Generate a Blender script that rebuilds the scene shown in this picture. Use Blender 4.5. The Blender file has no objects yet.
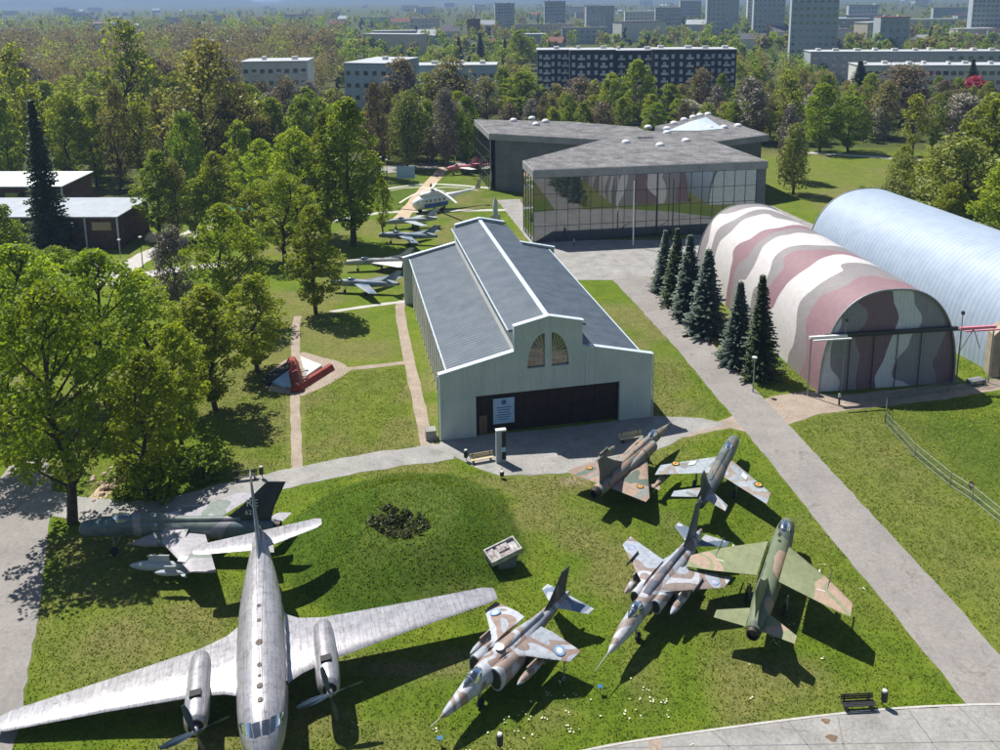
import bpy, math, random
import numpy as np
from mathutils import Vector, Matrix
random.seed(7)
R_ = math.radians
S = bpy.context.scene
COL = S.collection

# ---------------------------------------------------------------- camera
CAM_H = 46.6; FPX = 848.0; PPX = 503.0; PPY = 163.0; PITCH = R_(11.21); ROLL = R_(-0.57)
sp, cp = math.sin(PITCH), math.cos(PITCH); cr, sr = math.cos(ROLL), math.sin(ROLL)
r0 = Vector((1, 0, 0)); u0 = Vector((0, sp, cp)); fw = Vector((0, cp, -sp))
right = r0*cr + u0*sr; up = u0*cr - r0*sr
cd = bpy.data.cameras.new('camera'); cam = bpy.data.objects.new('camera', cd); COL.objects.link(cam)
mw = Matrix.Identity(4)
for i in range(3):
    mw[i][0] = right[i]; mw[i][1] = up[i]; mw[i][2] = -fw[i]
mw[2][3] = CAM_H
cam.matrix_world = mw
cd.sensor_fit = 'HORIZONTAL'; cd.sensor_width = 36.0; cd.lens = FPX/1000*36
cd.shift_x = (500-PPX)/1000; cd.shift_y = -(375-PPY)/1000
cd.clip_start = 0.5; cd.clip_end = 20000
S.camera = cam

def ray(px, py):
    return right*((px-PPX)/FPX) - up*((py-PPY)/FPX) + fw
def G(px, py, z=0.0):
    d = ray(px, py); t = (z-CAM_H)/d.z
    return Vector((d.x*t, d.y*t, z))
def height_at(px, pyb, pyt):
    b = G(px, pyb); d = ray(px, pyt); t = math.hypot(b.x, b.y)/math.hypot(d.x, d.y)
    return CAM_H + d.z*t

# ---------------------------------------------------------------- world, sun, exposure
SUN_EL, SUN_AZ = R_(58), R_(135)      # direction towards the sun, angle from +X
sd = Vector((math.cos(SUN_EL)*math.cos(SUN_AZ), math.cos(SUN_EL)*math.sin(SUN_AZ), math.sin(SUN_EL)))
w = bpy.data.worlds.new('World'); S.world = w; w.use_nodes = True
nt = w.node_tree; nt.nodes.clear()
sky = nt.nodes.new('ShaderNodeTexSky'); sky.sky_type = 'NISHITA'; sky.sun_disc = False
sky.sun_elevation = SUN_EL; sky.sun_rotation = math.atan2(sd.x, sd.y)
sky.air_density = 1.3; sky.dust_density = 0.6; sky.ozone_density = 2.0
bg = nt.nodes.new('ShaderNodeBackground'); bg.inputs[1].default_value = 0.05
wo = nt.nodes.new('ShaderNodeOutputWorld')
nt.links.new(sky.outputs[0], bg.inputs[0]); nt.links.new(bg.outputs[0], wo.inputs[0])
sl = bpy.data.lights.new('sun', 'SUN'); sl.energy = 5.0; sl.angle = R_(0.5); sl.color = (1.0, 0.955, 0.88)
so = bpy.data.objects.new('sun', sl); COL.objects.link(so)
so.rotation_euler = sd.to_track_quat('Z', 'Y').to_euler(); so.location = (-60, 60, 150)
S.view_settings.view_transform = 'Standard'; S.view_settings.look = 'None'
S.view_settings.exposure = 0.52; S.view_settings.gamma = 1.0; S.view_settings.use_curve_mapping = False
S.render.engine = 'CYCLES'
S.cycles.max_bounces = 6; S.cycles.transparent_max_bounces = 12; S.cycles.volume_bounces = 0

# ---------------------------------------------------------------- materials
def newmat(name):
    m = bpy.data.materials.new(name); m.use_nodes = True
    n = m.node_tree.nodes; n.clear()
    b = n.new('ShaderNodeBsdfPrincipled'); o = n.new('ShaderNodeOutputMaterial')
    m.node_tree.links.new(b.outputs[0], o.inputs[0])
    return m, n, m.node_tree.links, b
def rgba(c): return (c[0], c[1], c[2], 1.0)
def coord(n, l, kind):
    if kind == 'world':
        g = n.new('ShaderNodeNewGeometry'); return g.outputs['Position']
    t = n.new('ShaderNodeTexCoord'); return t.outputs['Object']
def noise(n, l, vec, scale, detail=4, rough=.55, dist=0):
    t = n.new('ShaderNodeTexNoise'); t.inputs['Scale'].default_value = scale; t.inputs['Detail'].default_value = detail
    t.inputs['Roughness'].default_value = rough; t.inputs['Distortion'].default_value = dist
    l.new(vec, t.inputs['Vector']); return t.outputs['Fac']
def ramp(n, l, fac, stops, const=False):
    r = n.new('ShaderNodeValToRGB'); r.color_ramp.interpolation = 'CONSTANT' if const else 'LINEAR'
    e = r.color_ramp.elements
    while len(e) > 1: e.remove(e[-1])
    e[0].position = stops[0][0]; e[0].color = rgba(stops[0][1])
    for p, c in stops[1:]:
        x = e.new(p); x.color = rgba(c)
    l.new(fac, r.inputs['Fac']); return r.outputs['Color']
def mix(n, l, fac, a, b, mode='MIX'):
    m = n.new('ShaderNodeMix'); m.data_type = 'RGBA'; m.blend_type = mode
    for s, v in ((0, fac), (6, a), (7, b)):
        if hasattr(v, 'is_linked') or hasattr(v, 'links'): l.new(v, m.inputs[s])
        else: m.inputs[s].default_value = v if s == 0 else rgba(v)
    return m.outputs[2]
def bump(n, l, b, h, strength=.3, dist=.05):
    u = n.new('ShaderNodeBump'); u.inputs['Strength'].default_value = strength; u.inputs['Distance'].default_value = dist
    l.new(h, u.inputs['Height']); l.new(u.outputs[0], b.inputs['Normal'])
def rough_mat(name, c1, c2, scale=1.0, rough=.8, kind='world', metal=0, fine=8.0, famt=.25, bmp=.2, spec=.3, bd=.03):
    """two-tone weathered surface: broad blotches c1..c2 plus a fine grain"""
    m, n, l, b = newmat(name); v = coord(n, l, kind)
    c = ramp(n, l, noise(n, l, v, scale, 6), [(.32, c1), (.68, c2)])
    f = noise(n, l, v, fine, 5, .65)
    g = ramp(n, l, f, [(.3, (1-famt,)*3), (.7, (1+famt,)*3)])
    l.new(mix(n, l, 1.0, c, g, 'MULTIPLY'), b.inputs['Base Color'])
    b.inputs['Roughness'].default_value = rough; b.inputs['Metallic'].default_value = metal
    b.inputs['Specular IOR Level'].default_value = spec
    if bmp: bump(n, l, b, f, bmp, bd)
    return m
def flat(name, c, rough=.6, metal=0, spec=.5):
    return rough_mat(name, tuple(x*.88 for x in c), tuple(min(1, x*1.1) for x in c), 1.5, rough, 'object', metal, 12, .08, .05, spec, .01)

def camo(name, cols, cuts, scale=.32, rough=.55, seed=0.0, dirt=.35, span=0):
    m, n, l, b = newmat(name); v = coord(n, l, 'object')
    mp = n.new('ShaderNodeMapping'); mp.inputs['Location'].default_value = (seed, seed*.7, 0)
    mp.inputs['Scale'].default_value = (1, 1, .6); l.new(v, mp.inputs[0]); v2 = mp.outputs[0]
    fac = noise(n, l, v2, scale, 1.5, .4, .4)
    if span:
        sy = n.new('ShaderNodeSeparateXYZ'); l.new(v, sy.inputs[0]); ab = n.new('ShaderNodeMath'); ab.operation = 'ABSOLUTE'; l.new(sy.outputs['Y'], ab.inputs[0])
        ma = n.new('ShaderNodeMath'); ma.operation = 'MULTIPLY_ADD'; ma.inputs[1].default_value = span; l.new(ab.outputs[0], ma.inputs[0]); l.new(fac, ma.inputs[2])
        sb = n.new('ShaderNodeMath'); sb.operation = 'SUBTRACT'; sb.inputs[1].default_value = span*3; l.new(ma.outputs[0], sb.inputs[0]); fac = sb.outputs[0]
    c = ramp(n, l, fac, list(zip([0.0]+cuts, cols)), True)
    d = noise(n, l, v, 2.3, 7, .7)
    dm = ramp(n, l, d, [(.3, (1-dirt,)*3), (.55, (1, 1, 1)), (.8, (1.12,)*3)])
    c = mix(n, l, 1.0, c, dm, 'MULTIPLY')
    # panel seams
    br = n.new('ShaderNodeTexBrick'); br.inputs['Scale'].default_value = 1.0
    br.inputs['Mortar Size'].default_value = .012; br.inputs['Brick Width'].default_value = 1.15; br.inputs['Row Height'].default_value = .62
    br.inputs['Color1'].default_value = (1, 1, 1, 1); br.inputs['Color2'].default_value = (.93, .93, .93, 1); br.inputs['Mortar'].default_value = (.55, .55, .55, 1)
    l.new(v, br.inputs['Vector'])
    c = mix(n, l, .5, c, br.outputs['Color'], 'MULTIPLY')
    l.new(c, b.inputs['Base Color']); b.inputs['Roughness'].default_value = rough
    b.inputs['Specular IOR Level'].default_value = .4
    bump(n, l, b, d, .12, .02)
    return m

def leaf_mat(name, dark, light, trans=.35, hue=.012):
    m, n, l, b = newmat(name)
    g = n.new('ShaderNodeNewGeometry'); oi = n.new('ShaderNodeObjectInfo')
    c = ramp(n, l, g.outputs['Random Per Island'], [(0, dark), (1, light)])
    hs = n.new('ShaderNodeHueSaturation'); l.new(c, hs.inputs['Color'])
    mr = n.new('ShaderNodeMapRange'); mr.inputs[3].default_value = .5-hue; mr.inputs[4].default_value = .5+hue
    l.new(oi.outputs['Random'], mr.inputs[0]); l.new(mr.outputs[0], hs.inputs['Hue'])
    mv = n.new('ShaderNodeMapRange'); mv.inputs[3].default_value = .8; mv.inputs[4].default_value = 1.2
    mm = n.new('ShaderNodeMath'); mm.operation = 'FRACT'; ml = n.new('ShaderNodeMath'); ml.operation = 'MULTIPLY'; ml.inputs[1].default_value = 7.31
    l.new(oi.outputs['Random'], ml.inputs[0]); l.new(ml.outputs[0], mm.inputs[0]); l.new(mm.outputs[0], mv.inputs[0]); l.new(mv.outputs[0], hs.inputs['Value'])
    b.inputs['Roughness'].default_value = .55; b.inputs['Specular IOR Level'].default_value = .3
    l.new(hs.outputs[0], b.inputs['Base Color'])
    if trans:
        t = n.new('ShaderNodeBsdfTranslucent'); ms = n.new('ShaderNodeMixShader'); ms.inputs[0].default_value = trans
        tc = mix(n, l, 1.0, hs.outputs[0], (1.5, 1.5, .7), 'MULTIPLY'); l.new(tc, t.inputs[0])
        o = [x for x in n if x.type == 'OUTPUT_MATERIAL'][0]
        l.new(b.outputs[0], ms.inputs[1]); l.new(t.outputs[0], ms.inputs[2]); l.new(ms.outputs[0], o.inputs[0])
    return m

def glass_mat(name, tint=(.02, .03, .035), refl=.35, rough=.02):
    m, n, l, b = newmat(name)
    b.inputs['Base Color'].default_value = rgba(tint); b.inputs['Roughness'].default_value = .25
    gl = n.new('ShaderNodeBsdfGlossy'); gl.inputs['Roughness'].default_value = rough; gl.inputs[0].default_value = (.9, .95, 1, 1)
    fr = n.new('ShaderNodeFresnel'); fr.inputs[0].default_value = 1.5
    mx = n.new('ShaderNodeMath'); mx.operation = 'ADD'; mx.inputs[1].default_value = refl; mx.use_clamp = True; l.new(fr.outputs[0], mx.inputs[0])
    ms = n.new('ShaderNodeMixShader'); l.new(mx.outputs[0], ms.inputs[0]); l.new(b.outputs[0], ms.inputs[1]); l.new(gl.outputs[0], ms.inputs[2])
    o = [x for x in n if x.type == 'OUTPUT_MATERIAL'][0]; l.new(ms.outputs[0], o.inputs[0])
    return m

def paving_mat(name, c1, c2, scale=1.0, rough=.8, kind='world', metal=0, fine=8.0, famt=.25):
    """paving with blotches, stains, fine grain and branching cracks"""
    m, n, l, b = newmat(name); v = coord(n, l, kind)
    c = ramp(n, l, noise(n, l, v, scale, 7, .65), [(.3, c1), (.7, c2)])
    f = noise(n, l, v, fine, 6, .7); c = mix(n, l, 1, c, ramp(n, l, f, [(.3, (1-famt,)*3), (.7, (1+famt,)*3)]), 'MULTIPLY')
    st = noise(n, l, v, .7, 5, .7, 1.0); c = mix(n, l, 1, c, ramp(n, l, st, [(.30, (.70, .69, .68)), (.42, (1, 1, 1))]), 'MULTIPLY')
    mp = n.new('ShaderNodeMapping'); l.new(v, mp.inputs[0]); nz = n.new('ShaderNodeTexNoise'); nz.inputs['Scale'].default_value = .9; nz.inputs['Detail'].default_value = 4; l.new(v, nz.inputs['Vector'])
    vm = n.new('ShaderNodeVectorMath'); vm.operation = 'MULTIPLY_ADD'; vm.inputs[1].default_value = (4.5, 4.5, 4.5); l.new(nz.outputs['Color'], vm.inputs[0]); l.new(v, vm.inputs[2])
    vo = n.new('ShaderNodeTexVoronoi'); vo.feature = 'DISTANCE_TO_EDGE'; vo.inputs['Scale'].default_value = .12; l.new(vm.outputs[0], vo.inputs['Vector'])
    c = mix(n, l, 1, c, ramp(n, l, vo.outputs['Distance'], [(.0, (.84, .83, .82)), (.006, (.88, .87, .86)), (.012, (1, 1, 1))]), 'MULTIPLY')
    l.new(c, b.inputs['Base Color']); b.inputs['Roughness'].default_value = rough; b.inputs['Specular IOR Level'].default_value = .3
    bump(n, l, b, f, .25, .03); return m

M = {}
M['asphalt'] = paving_mat('asphalt', (.215, .20, .19), (.29, .27, .255), .25, .9, fine=3, famt=.16)
M['dark_asphalt'] = rough_mat('dark asphalt', (.15, .15, .155), (.22, .215, .21), .2, .9, fine=3, famt=.2)
M['gravel'] = rough_mat('gravel', (.27, .215, .17), (.36, .30, .245), .6, .95, fine=5, famt=.3)
M['sand'] = rough_mat('sand', (.42, .32, .22), (.5, .4, .29), .6, .95, fine=4, famt=.2)
M['concrete'] = paving_mat('concrete', (.22, .215, .205), (.35, .34, .325), .35, .85, fine=4, famt=.2)
M['pale_path'] = rough_mat('pale path', (.40, .385, .36), (.50, .48, .45), .5, .9, fine=4, famt=.12)
M['steel'] = flat('galvanised steel', (.32, .33, .34), .5, .6)
M['dark_steel'] = flat('dark steel', (.05, .05, .055), .5, .3)
M['white'] = flat('white paint', (.72, .73, .75), .4)
M['black'] = flat('black paint', (.02, .02, .022), .6)
M['rubber'] = flat('rubber', (.025, .025, .025), .9)
M['bark'] = rough_mat('bark', (.045, .035, .028), (.10, .08, .065), 3, .95, 'object', 0, 12, .3, .6)
M['pale_bark'] = rough_mat('pale bark', (.16, .14, .12), (.26, .23, .2), 3, .95, 'object', 0, 12, .3, .4)
M['canopy_glass'] = glass_mat('canopy glass', (.03, .04, .055), .12, .05)
M['red'] = flat('red paint', (.45, .03, .03))
M['blue'] = flat('blue paint', (.04, .12, .35))
M['yellow'] = flat('yellow paint', (.6, .4, .04))
M['teal'] = flat('teal fabric', (.02, .42, .3))
M['pink'] = flat('pink paint', (.6, .2, .25))
M['cream'] = flat('cream paint', (.62, .52, .33))
M['wood'] = rough_mat('wood', (.12, .08, .05), (.2, .14, .09), 2, .8, 'object', 0, 15, .3)

# ---------------------------------------------------------------- mesh builder
class MB:
    def __init__(s): s.v = []; s.f = []; s.m = []
    def add(s, vs, fs, mi=0):
        o = len(s.v); s.v += [tuple(x) for x in vs]
        for f in fs: s.f.append(tuple(i+o for i in f)); s.m.append(mi)
        return s
    def poly(s, vs, mi=0): return s.add(vs, [tuple(range(len(vs)))], mi)
    def box(s, c, d, mi=0, rz=0, M4=None):
        x, y, z = d[0]/2, d[1]/2, d[2]/2
        vs = [(-x,-y,-z),(x,-y,-z),(x,y,-z),(-x,y,-z),(-x,-y,z),(x,-y,z),(x,y,z),(-x,y,z)]
        if M4 is not None: vs = [M4 @ Vector(v) for v in vs]
        else:
            ca, sa = math.cos(rz), math.sin(rz); vs = [(v[0]*ca-v[1]*sa+c[0], v[0]*sa+v[1]*ca+c[1], v[2]+c[2]) for v in vs]
        return s.add(vs, [(0,3,2,1),(4,5,6,7),(0,1,5,4),(1,2,6,5),(2,3,7,6),(3,0,4,7)], mi)
    def prism(s, pts, z0, z1, mi=0, top=None):
        n = len(pts); a = sum(pts[i][0]*pts[(i+1)%n][1]-pts[(i+1)%n][0]*pts[i][1] for i in range(n))
        if a < 0: pts = pts[::-1]
        vs = [(p[0], p[1], z0) for p in pts] + [(p[0], p[1], z1) for p in pts]
        s.add(vs, [tuple(range(n))[::-1]] + [(i, (i+1) % n, n+(i+1) % n, n+i) for i in range(n)], mi)
        s.add([(p[0], p[1], z1) for p in pts], [tuple(range(n))], mi if top is None else top); return s
    def tube(s, pts, rad, n=8, mi=0, caps=True):
        pts = [Vector(p) for p in pts]; rad = rad if isinstance(rad, (list, tuple)) else [rad]*len(pts)
        vs = []; prev = None
        for i, p in enumerate(pts):
            t = (pts[min(i+1, len(pts)-1)] - pts[max(i-1, 0)]); t = t.normalized() if t.length > 1e-9 else Vector((0, 0, 1))
            a = prev if prev is not None else (Vector((0, 0, 1)) if abs(t.z) < .9 else Vector((1, 0, 0)))
            x = t.cross(a); x = x.normalized() if x.length > 1e-6 else t.orthogonal().normalized()
            y = x.cross(t); prev = y if abs(y.dot(t)) < .9 else None
            prev = y
            for k in range(n):
                q = 2*math.pi*k/n; vs.append(p + x*math.cos(q)*rad[i] + y*math.sin(q)*rad[i])
        fs = [(i*n+k, (i+1)*n+k, (i+1)*n+(k+1) % n, i*n+(k+1) % n) for i in range(len(pts)-1) for k in range(n)]
        if caps: fs += [tuple(range(n)), tuple(range((len(pts)-1)*n, len(pts)*n))[::-1]]
        return s.add(vs, fs, mi)
    def rings(s, rs, mi=0, caps=True):
        n = len(rs[0]); vs = [p for r in rs for p in r]
        fs = [(i*n+k, i*n+(k+1) % n, (i+1)*n+(k+1) % n, (i+1)*n+k) for i in range(len(rs)-1) for k in range(n)]
        if caps: fs += [tuple(range(n))[::-1], tuple(range((len(rs)-1)*n, len(rs)*n))]
        return s.add(vs, fs, mi)
    def lathe(s, prof, n=16, c=(0, 0, 0), mi=0):  # prof: (r, z)
        return s.rings([[(c[0]+r*math.cos(2*math.pi*k/n), c[1]+r*math.sin(2*math.pi*k/n), c[2]+z) for k in range(n)] for r, z in prof], mi)
    def build(s, name, mats, parent=None, smooth=None, loc=None):
        me = bpy.data.meshes.new(name); me.from_pydata(s.v, [], s.f)
        if not isinstance(mats, (list, tuple)): mats = [mats]
        for m in mats: me.materials.append(m)
        if len(mats) > 1: me.polygons.foreach_set('material_index', s.m)
        me.validate()
        if smooth is not None:
            me.polygons.foreach_set('use_smooth', [True]*len(me.polygons)); me.set_sharp_from_angle(angle=R_(smooth))
        me.update()
        o = bpy.data.objects.new(name, me); COL.objects.link(o)
        if parent is not None: o.parent = parent
        if loc is not None: o.location = loc
        return o
def tag(o, label=None, cat=None, group=None, kind=None):
    if label: o['label'] = label
    if cat: o['category'] = cat
    if group: o['group'] = group
    if kind: o['kind'] = kind
    return o
def thing(name, loc, rz, label, cat, group=None, scale=1):
    o = bpy.data.objects.new(name, None); COL.objects.link(o); o.empty_display_size = .5
    o.location = loc; o.rotation_euler = (0, 0, rz); o.scale = (scale,)*3
    return tag(o, label, cat, group)
def copy_tree(o, parent=None):
    c = o.copy(); COL.objects.link(c); c.parent = parent
    for ch in [x for x in o.children]: copy_tree(ch, c)
    return c
# ================================================================ THE GROUND
def vnoise(x, y, s, seed=0):
    """smooth value noise on arrays"""
    x = x/s; y = y/s; xi = np.floor(x); yi = np.floor(y); fx = x-xi; fy = y-yi
    fx = fx*fx*(3-2*fx); fy = fy*fy*(3-2*fy)
    def hsh(a, b):
        q = np.sin(a*127.1+b*311.7+seed*74.7)*43758.5453; return q-np.floor(q)
    return (hsh(xi, yi)*(1-fx)+hsh(xi+1, yi)*fx)*(1-fy)+(hsh(xi, yi+1)*(1-fx)+hsh(xi+1, yi+1)*fx)*fy
def sstep(a, b, x):
    t = np.clip((x-a)/(b-a), 0, 1); return t*t*(3-2*t)
MC = (-8.8, 66.5)
def mound_h(x, y):
    x = np.asarray(x, float); y = np.asarray(y, float)
    s = np.sqrt(((x-MC[0])/12.0)**2+((y-MC[1])/11.2)**2)
    h = 3.2*(1-sstep(0.2, 1.0, s))
    # straight steeper edge on the right
    ex = -1.2+(77.2-y)*0.215
    h = np.minimum(h, 2.7*(1-sstep(-3.6, 0.7, x-ex)) )
    h = h - 1.0*np.exp(-(((x+8.9)/1.7)**2+((y-64.7)/1.5)**2))
    h = h + (vnoise(x, y, 2.2, 3)-.5)*.22*np.clip(h, 0, 1)
    return np.maximum(h, 0)
def mh(x, y): return float(mound_h(x, y))
xs = sorted(set([-9000, -5000, -2500, -1400, -800, -500, -350, -250, -200, -170]+[round(v, 2) for v in np.arange(-150, 150.1, 1.0)]+[round(v, 2) for v in np.arange(-26, 8, .5)]+[170, 200, 250, 350, 500, 800, 1400, 2500, 5000, 9000]))
ys = sorted(set([-3000, -500, -100, 0, 20]+[round(v, 2) for v in np.arange(30, 290.1, 1.0)]+[round(v, 2) for v in np.arange(50, 82, .5)]+[310, 340, 380, 440, 520, 650, 900, 1400, 2200, 3500, 6000, 9000]))
X, Y = np.meshgrid(np.array(xs, float), np.array(ys, float)); Z = mound_h(X, Y)
me = bpy.data.meshes.new('ground'); nx, ny = len(xs), len(ys)
co = np.stack([X.ravel(), Y.ravel(), Z.ravel()], 1)
idx = np.arange(nx*ny).reshape(ny, nx)
fc = np.stack([idx[:-1, :-1].ravel(), idx[:-1, 1:].ravel(), idx[1:, 1:].ravel(), idx[1:, :-1].ravel()], 1)
me.from_pydata(co.tolist(), [], fc.tolist())
def spot(px, py, r, ry=None, w=1):
    p = G(px, py); ry = ry or r
    return w*np.exp(-(((X-p.x)/r)**2+((Y-p.y)/ry)**2))
mm_ = np.clip(mound_h(X, Y)*5, 0, 1)*(X > -19)
dry = (1-.75*mm_)*.85*sstep(.46, .75, .6*vnoise(X, Y, 9, 1)+.4*vnoise(X, Y, 3, 2))
dry = dry*(1-sstep(20, 26, X)*(Y < 100))
for a in [(135, 640, 5.5, 4.2, 1.25), (185, 625, 4.5, 3.4, 1.2), (110, 560, 3, 3, .5), (330, 420, 9, 9, .55), (360, 380, 8, 8, .5), (260, 420, 5, 5, .4), (640, 600, 1.5, 4, .6), (810, 530, 3, 3, .55), (740, 610, 3, 1.2, .8), (570, 480, 4, 1.6, .8), (460, 600, 4, 1.5, .4), (850, 600, 6, 3, .4), (880, 460, 8, 22, .75), (960, 560, 5, 12, .7), (930, 500, 5, 14, .6), (460, 668, 3, 1, .8), (540, 640, 2.5, 1.5, .7), (400, 660, 4, 1, .6), (640, 670, 1.2, 3, .8), (860, 180, 60, 30, .5), (350, 340, 8, 8, .45), (525, 510, 1.5, 6, .55)]:
    dry = np.maximum(dry, spot(a[0], a[1], a[2], a[3], a[4])*(.55+.6*vnoise(X, Y, 1.7, 5)))
dry = np.maximum(dry, (X > 22)*(Y > 50)*(Y < 112)*.55*sstep(.35, .75, .5+.5*np.sin((X*.985+Y*.145)*2.6))*(.3+.7*vnoise(X, Y, 5, 31))*vnoise(X, Y, 14, 32))
lush = np.clip(mound_h(X, Y)*6-.3, 0, 1)
for a in [(590, 340, 14, 16, .7), (770, 350, 6, 10, .8), (430, 200, 16, 18, .8), (950, 430, 9, 6, .9), (1000, 460, 9, 7, .9), (700, 560, 12, 10, .5), (520, 690, 12, 4, .5)]:
    lush = np.maximum(lush, spot(*a))
soil = np.zeros_like(X)
for a in [(574, 481, 1.6, .8, .8), (300, 390, 6, 3.4, .0), (400, 668, 3.4, .7, .8), (105, 490, 1.6, 2.4, .6), (160, 700, 2, .7, .7), (735, 610, 2.6, .9, .5), (455, 655, 1.5, .6, .6), (10, 270, 7, 14, .9), (318, 662, 2.5, .8, .6)]:
    soil = np.maximum(soil, spot(*a)*(.5+.8*vnoise(X, Y, 1.1, 8)))
wood = sstep(175, 215, Y+(vnoise(X, Y, 25, 4)-.5)*40)*(1-sstep(30, 44, X)*(1-sstep(235, 262, Y))*(1-sstep(118, 140, X)))
wood = wood*(1-np.exp(-(((X+16)/15)**2+((Y-190)/42)**4)))*.9
soil = np.maximum(soil, .0)
city = sstep(420, 700, Y)
ca = me.color_attributes.new('kinds', 'FLOAT_COLOR', 'POINT')
ca.data.foreach_set('color', np.stack([dry.ravel(), lush.ravel(), soil.ravel(), wood.ravel()], 1).astype(np.float32).ravel())
me.polygons.foreach_set('use_smooth', [True]*len(me.polygons))
gr = bpy.data.objects.new('ground', me); COL.objects.link(gr); tag(gr, kind='structure')
m, n, l, b = newmat('grass ground'); v = coord(n, l, 'world')
at = n.new('ShaderNodeVertexColor'); at.layer_name = 'kinds'; sx = n.new('ShaderNodeSeparateColor'); l.new(at.outputs[0], sx.inputs[0])
f1 = noise(n, l, v, .22, 6, .6); f2 = noise(n, l, v, 2.2, 6, .75); f3 = noise(n, l, v, 9, 4, .7)
base = ramp(n, l, f1, [(.3, (.085, .14, .009)), (.5, (.115, .17, .012)), (.7, (.145, .185, .018))])
lus = ramp(n, l, f2, [(.3, (.035, .080, .006)), (.7, (.07, .125, .010))])
dr = ramp(n, l, f2, [(.3, (.12, .125, .03)), (.7, (.20, .19, .075))])
so_ = ramp(n, l, f3, [(.3, (.16, .12, .08)), (.7, (.34, .27, .2))])
wd = ramp(n, l, f1, [(.35, (.04, .045, .018)), (.65, (.075, .09, .025))])
c = mix(n, l, sx.outputs[1], base, lus); c = mix(n, l, sx.outputs[0], c, dr); c = mix(n, l, sx.outputs[2], c, so_); c = mix(n, l, at.outputs['Alpha'], c, wd)
f0 = noise(n, l, v, .55, 5, .7, .8); c = mix(n, l, .75, c, ramp(n, l, f0, [(.3, (.72, .78, .7)), (.5, (1, 1, 1)), (.7, (1.3, 1.22, 1.15))]), 'MULTIPLY')
mo = ramp(n, l, f2, [(.25, (.58, .62, .55)), (.5, (1, 1, 1)), (.78, (1.34, 1.3, 1.2))]); c = mix(n, l, .9, c, mo, 'MULTIPLY')
mo2 = ramp(n, l, f3, [(.3, (.72, .74, .7)), (.7, (1.22, 1.2, 1.2))]); c = mix(n, l, .8, c, mo2, 'MULTIPLY')
# small white and yellow specks of flowers
vo = n.new('ShaderNodeTexVoronoi'); vo.inputs['Scale'].default_value = 1.3; l.new(v, vo.inputs['Vector'])
l.new(c, b.inputs['Base Color']); b.inputs['Roughness'].default_value = .95; b.inputs['Specular IOR Level'].default_value = .15
bump(n, l, b, f3, .7, .12)
me.materials.append(m)

def sheet(name, pts, mat, z=.02, ragged=.11):
    """flat paving laid on the ground; pts in picture pixels of the ground"""
    P0_ = [G(*p) for p in pts]; mb = MB(); P = []; rj = random.Random(len(pts)*31+int(pts[0][0]))
    for i, a in enumerate(P0_):
        b = P0_[(i+1) % len(P0_)]; d = b-a; k = max(1, min(60, int(d.length/.9))); nn = Vector((-d.y, d.x, 0)).normalized()
        for j in range(k): P.append(a+d*(j/k)+nn*(rj.uniform(-1, 1)*ragged if j else 0))
    mb.poly([(p.x, p.y, z) for p in P]); o = mb.build(name, mat); tag(o, kind='structure'); return o
def strip(name, pts, width, mat, z=.02, kerb=None):
    """a path of even width along a line of ground points (world xy)"""
    P = [Vector((p[0], p[1])) for p in pts]
    # smooth by Catmull-Rom
    Q = []
    for i in range(len(P)-1):
        a = P[max(i-1, 0)]; b_ = P[i]; c_ = P[i+1]; d = P[min(i+2, len(P)-1)]
        for k in range(6):
            t = k/6; Q.append(.5*((2*b_)+(c_-a)*t+(2*a-5*b_+4*c_-d)*t*t+(3*b_-a-3*c_+d)*t**3))
    Q.append(P[-1]); L = []; Rr = []
    for i, q in enumerate(Q):
        t = (Q[min(i+1, len(Q)-1)]-Q[max(i-1, 0)]).normalized(); nn = Vector((-t.y, t.x))
        ww = (width(i/(len(Q)-1)) if callable(width) else width)/2*(1+.05*math.sin(i*1.7)+.06*math.sin(i*4.1)); L.append(q+nn*ww); Rr.append(q-nn*ww)
    mb = MB(); vs = []; fs = []
    for a, b_ in zip(L, Rr): vs += [(a.x, a.y, z), (b_.x, b_.y, z)]
    for i in range(len(L)-1): fs.append((2*i, 2*i+1, 2*i+3, 2*i+2))
    mb.add(vs, fs); o = mb.build(name, mat); tag(o, kind='structure'); return o
def gp(*pts): return [tuple(G(*p).xy) for p in pts]

# long service road, both edges measured
road = sheet('road', [(612, 279), (648, 276), (720, 352), (800, 437), (880, 523), (950, 598), (1000, 655), (1020, 712), (968, 706), (900, 622), (820, 525), (740, 425), (675, 347)], M['asphalt'], .024, .09)
sheet('side_road', [(668, 437), (707, 426), (740, 413), (770, 397), (806, 391), (840, 396), (870, 392), (960, 384), (1010, 377), (1010, 388), (940, 400), (868, 408), (820, 414), (790, 424), (760, 436), (730, 428), (700, 434), (690, 437)], M['gravel'], .016)
apron = sheet('forecourt', [(440, 439), (560, 428), (652, 416), (700, 418), (727, 424), (690, 434), (668, 446), (620, 465), (560, 474), (500, 476), (472, 466), (440, 448)], M['concrete'], .02)
sheet('path', [(0, 478), (18, 456), (48, 458), (52, 490), (42, 590), (20, 720), (0, 790), (-60, 800), (-60, 480)], M['asphalt'], .02)
strip('path', gp((30, 500), (110, 512), (170, 507), (235, 490), (300, 476), (370, 462), (452, 451)), 3.4, M['concrete'], .024)
strip('footpath', gp((297, 470), (296, 430), (295, 396), (296, 330), (298, 316)), 1.1, M['gravel'], .012)
strip('footpath', gp((300, 368), (345, 369), (410, 362)), 1.0, M['gravel'], .014)
strip('footpath', gp((428, 448), (418, 400), (407, 350), (400, 310), (404, 300)), 1.4, M['gravel'], .016)
strip('footpath', gp((330, 312), (370, 306), (409, 301)), 1.0, M['pale_path'], .018)
strip('footpath', gp((80, 515), (110, 485), (135, 462)), 1.6, M['sand'], .012)
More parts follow.
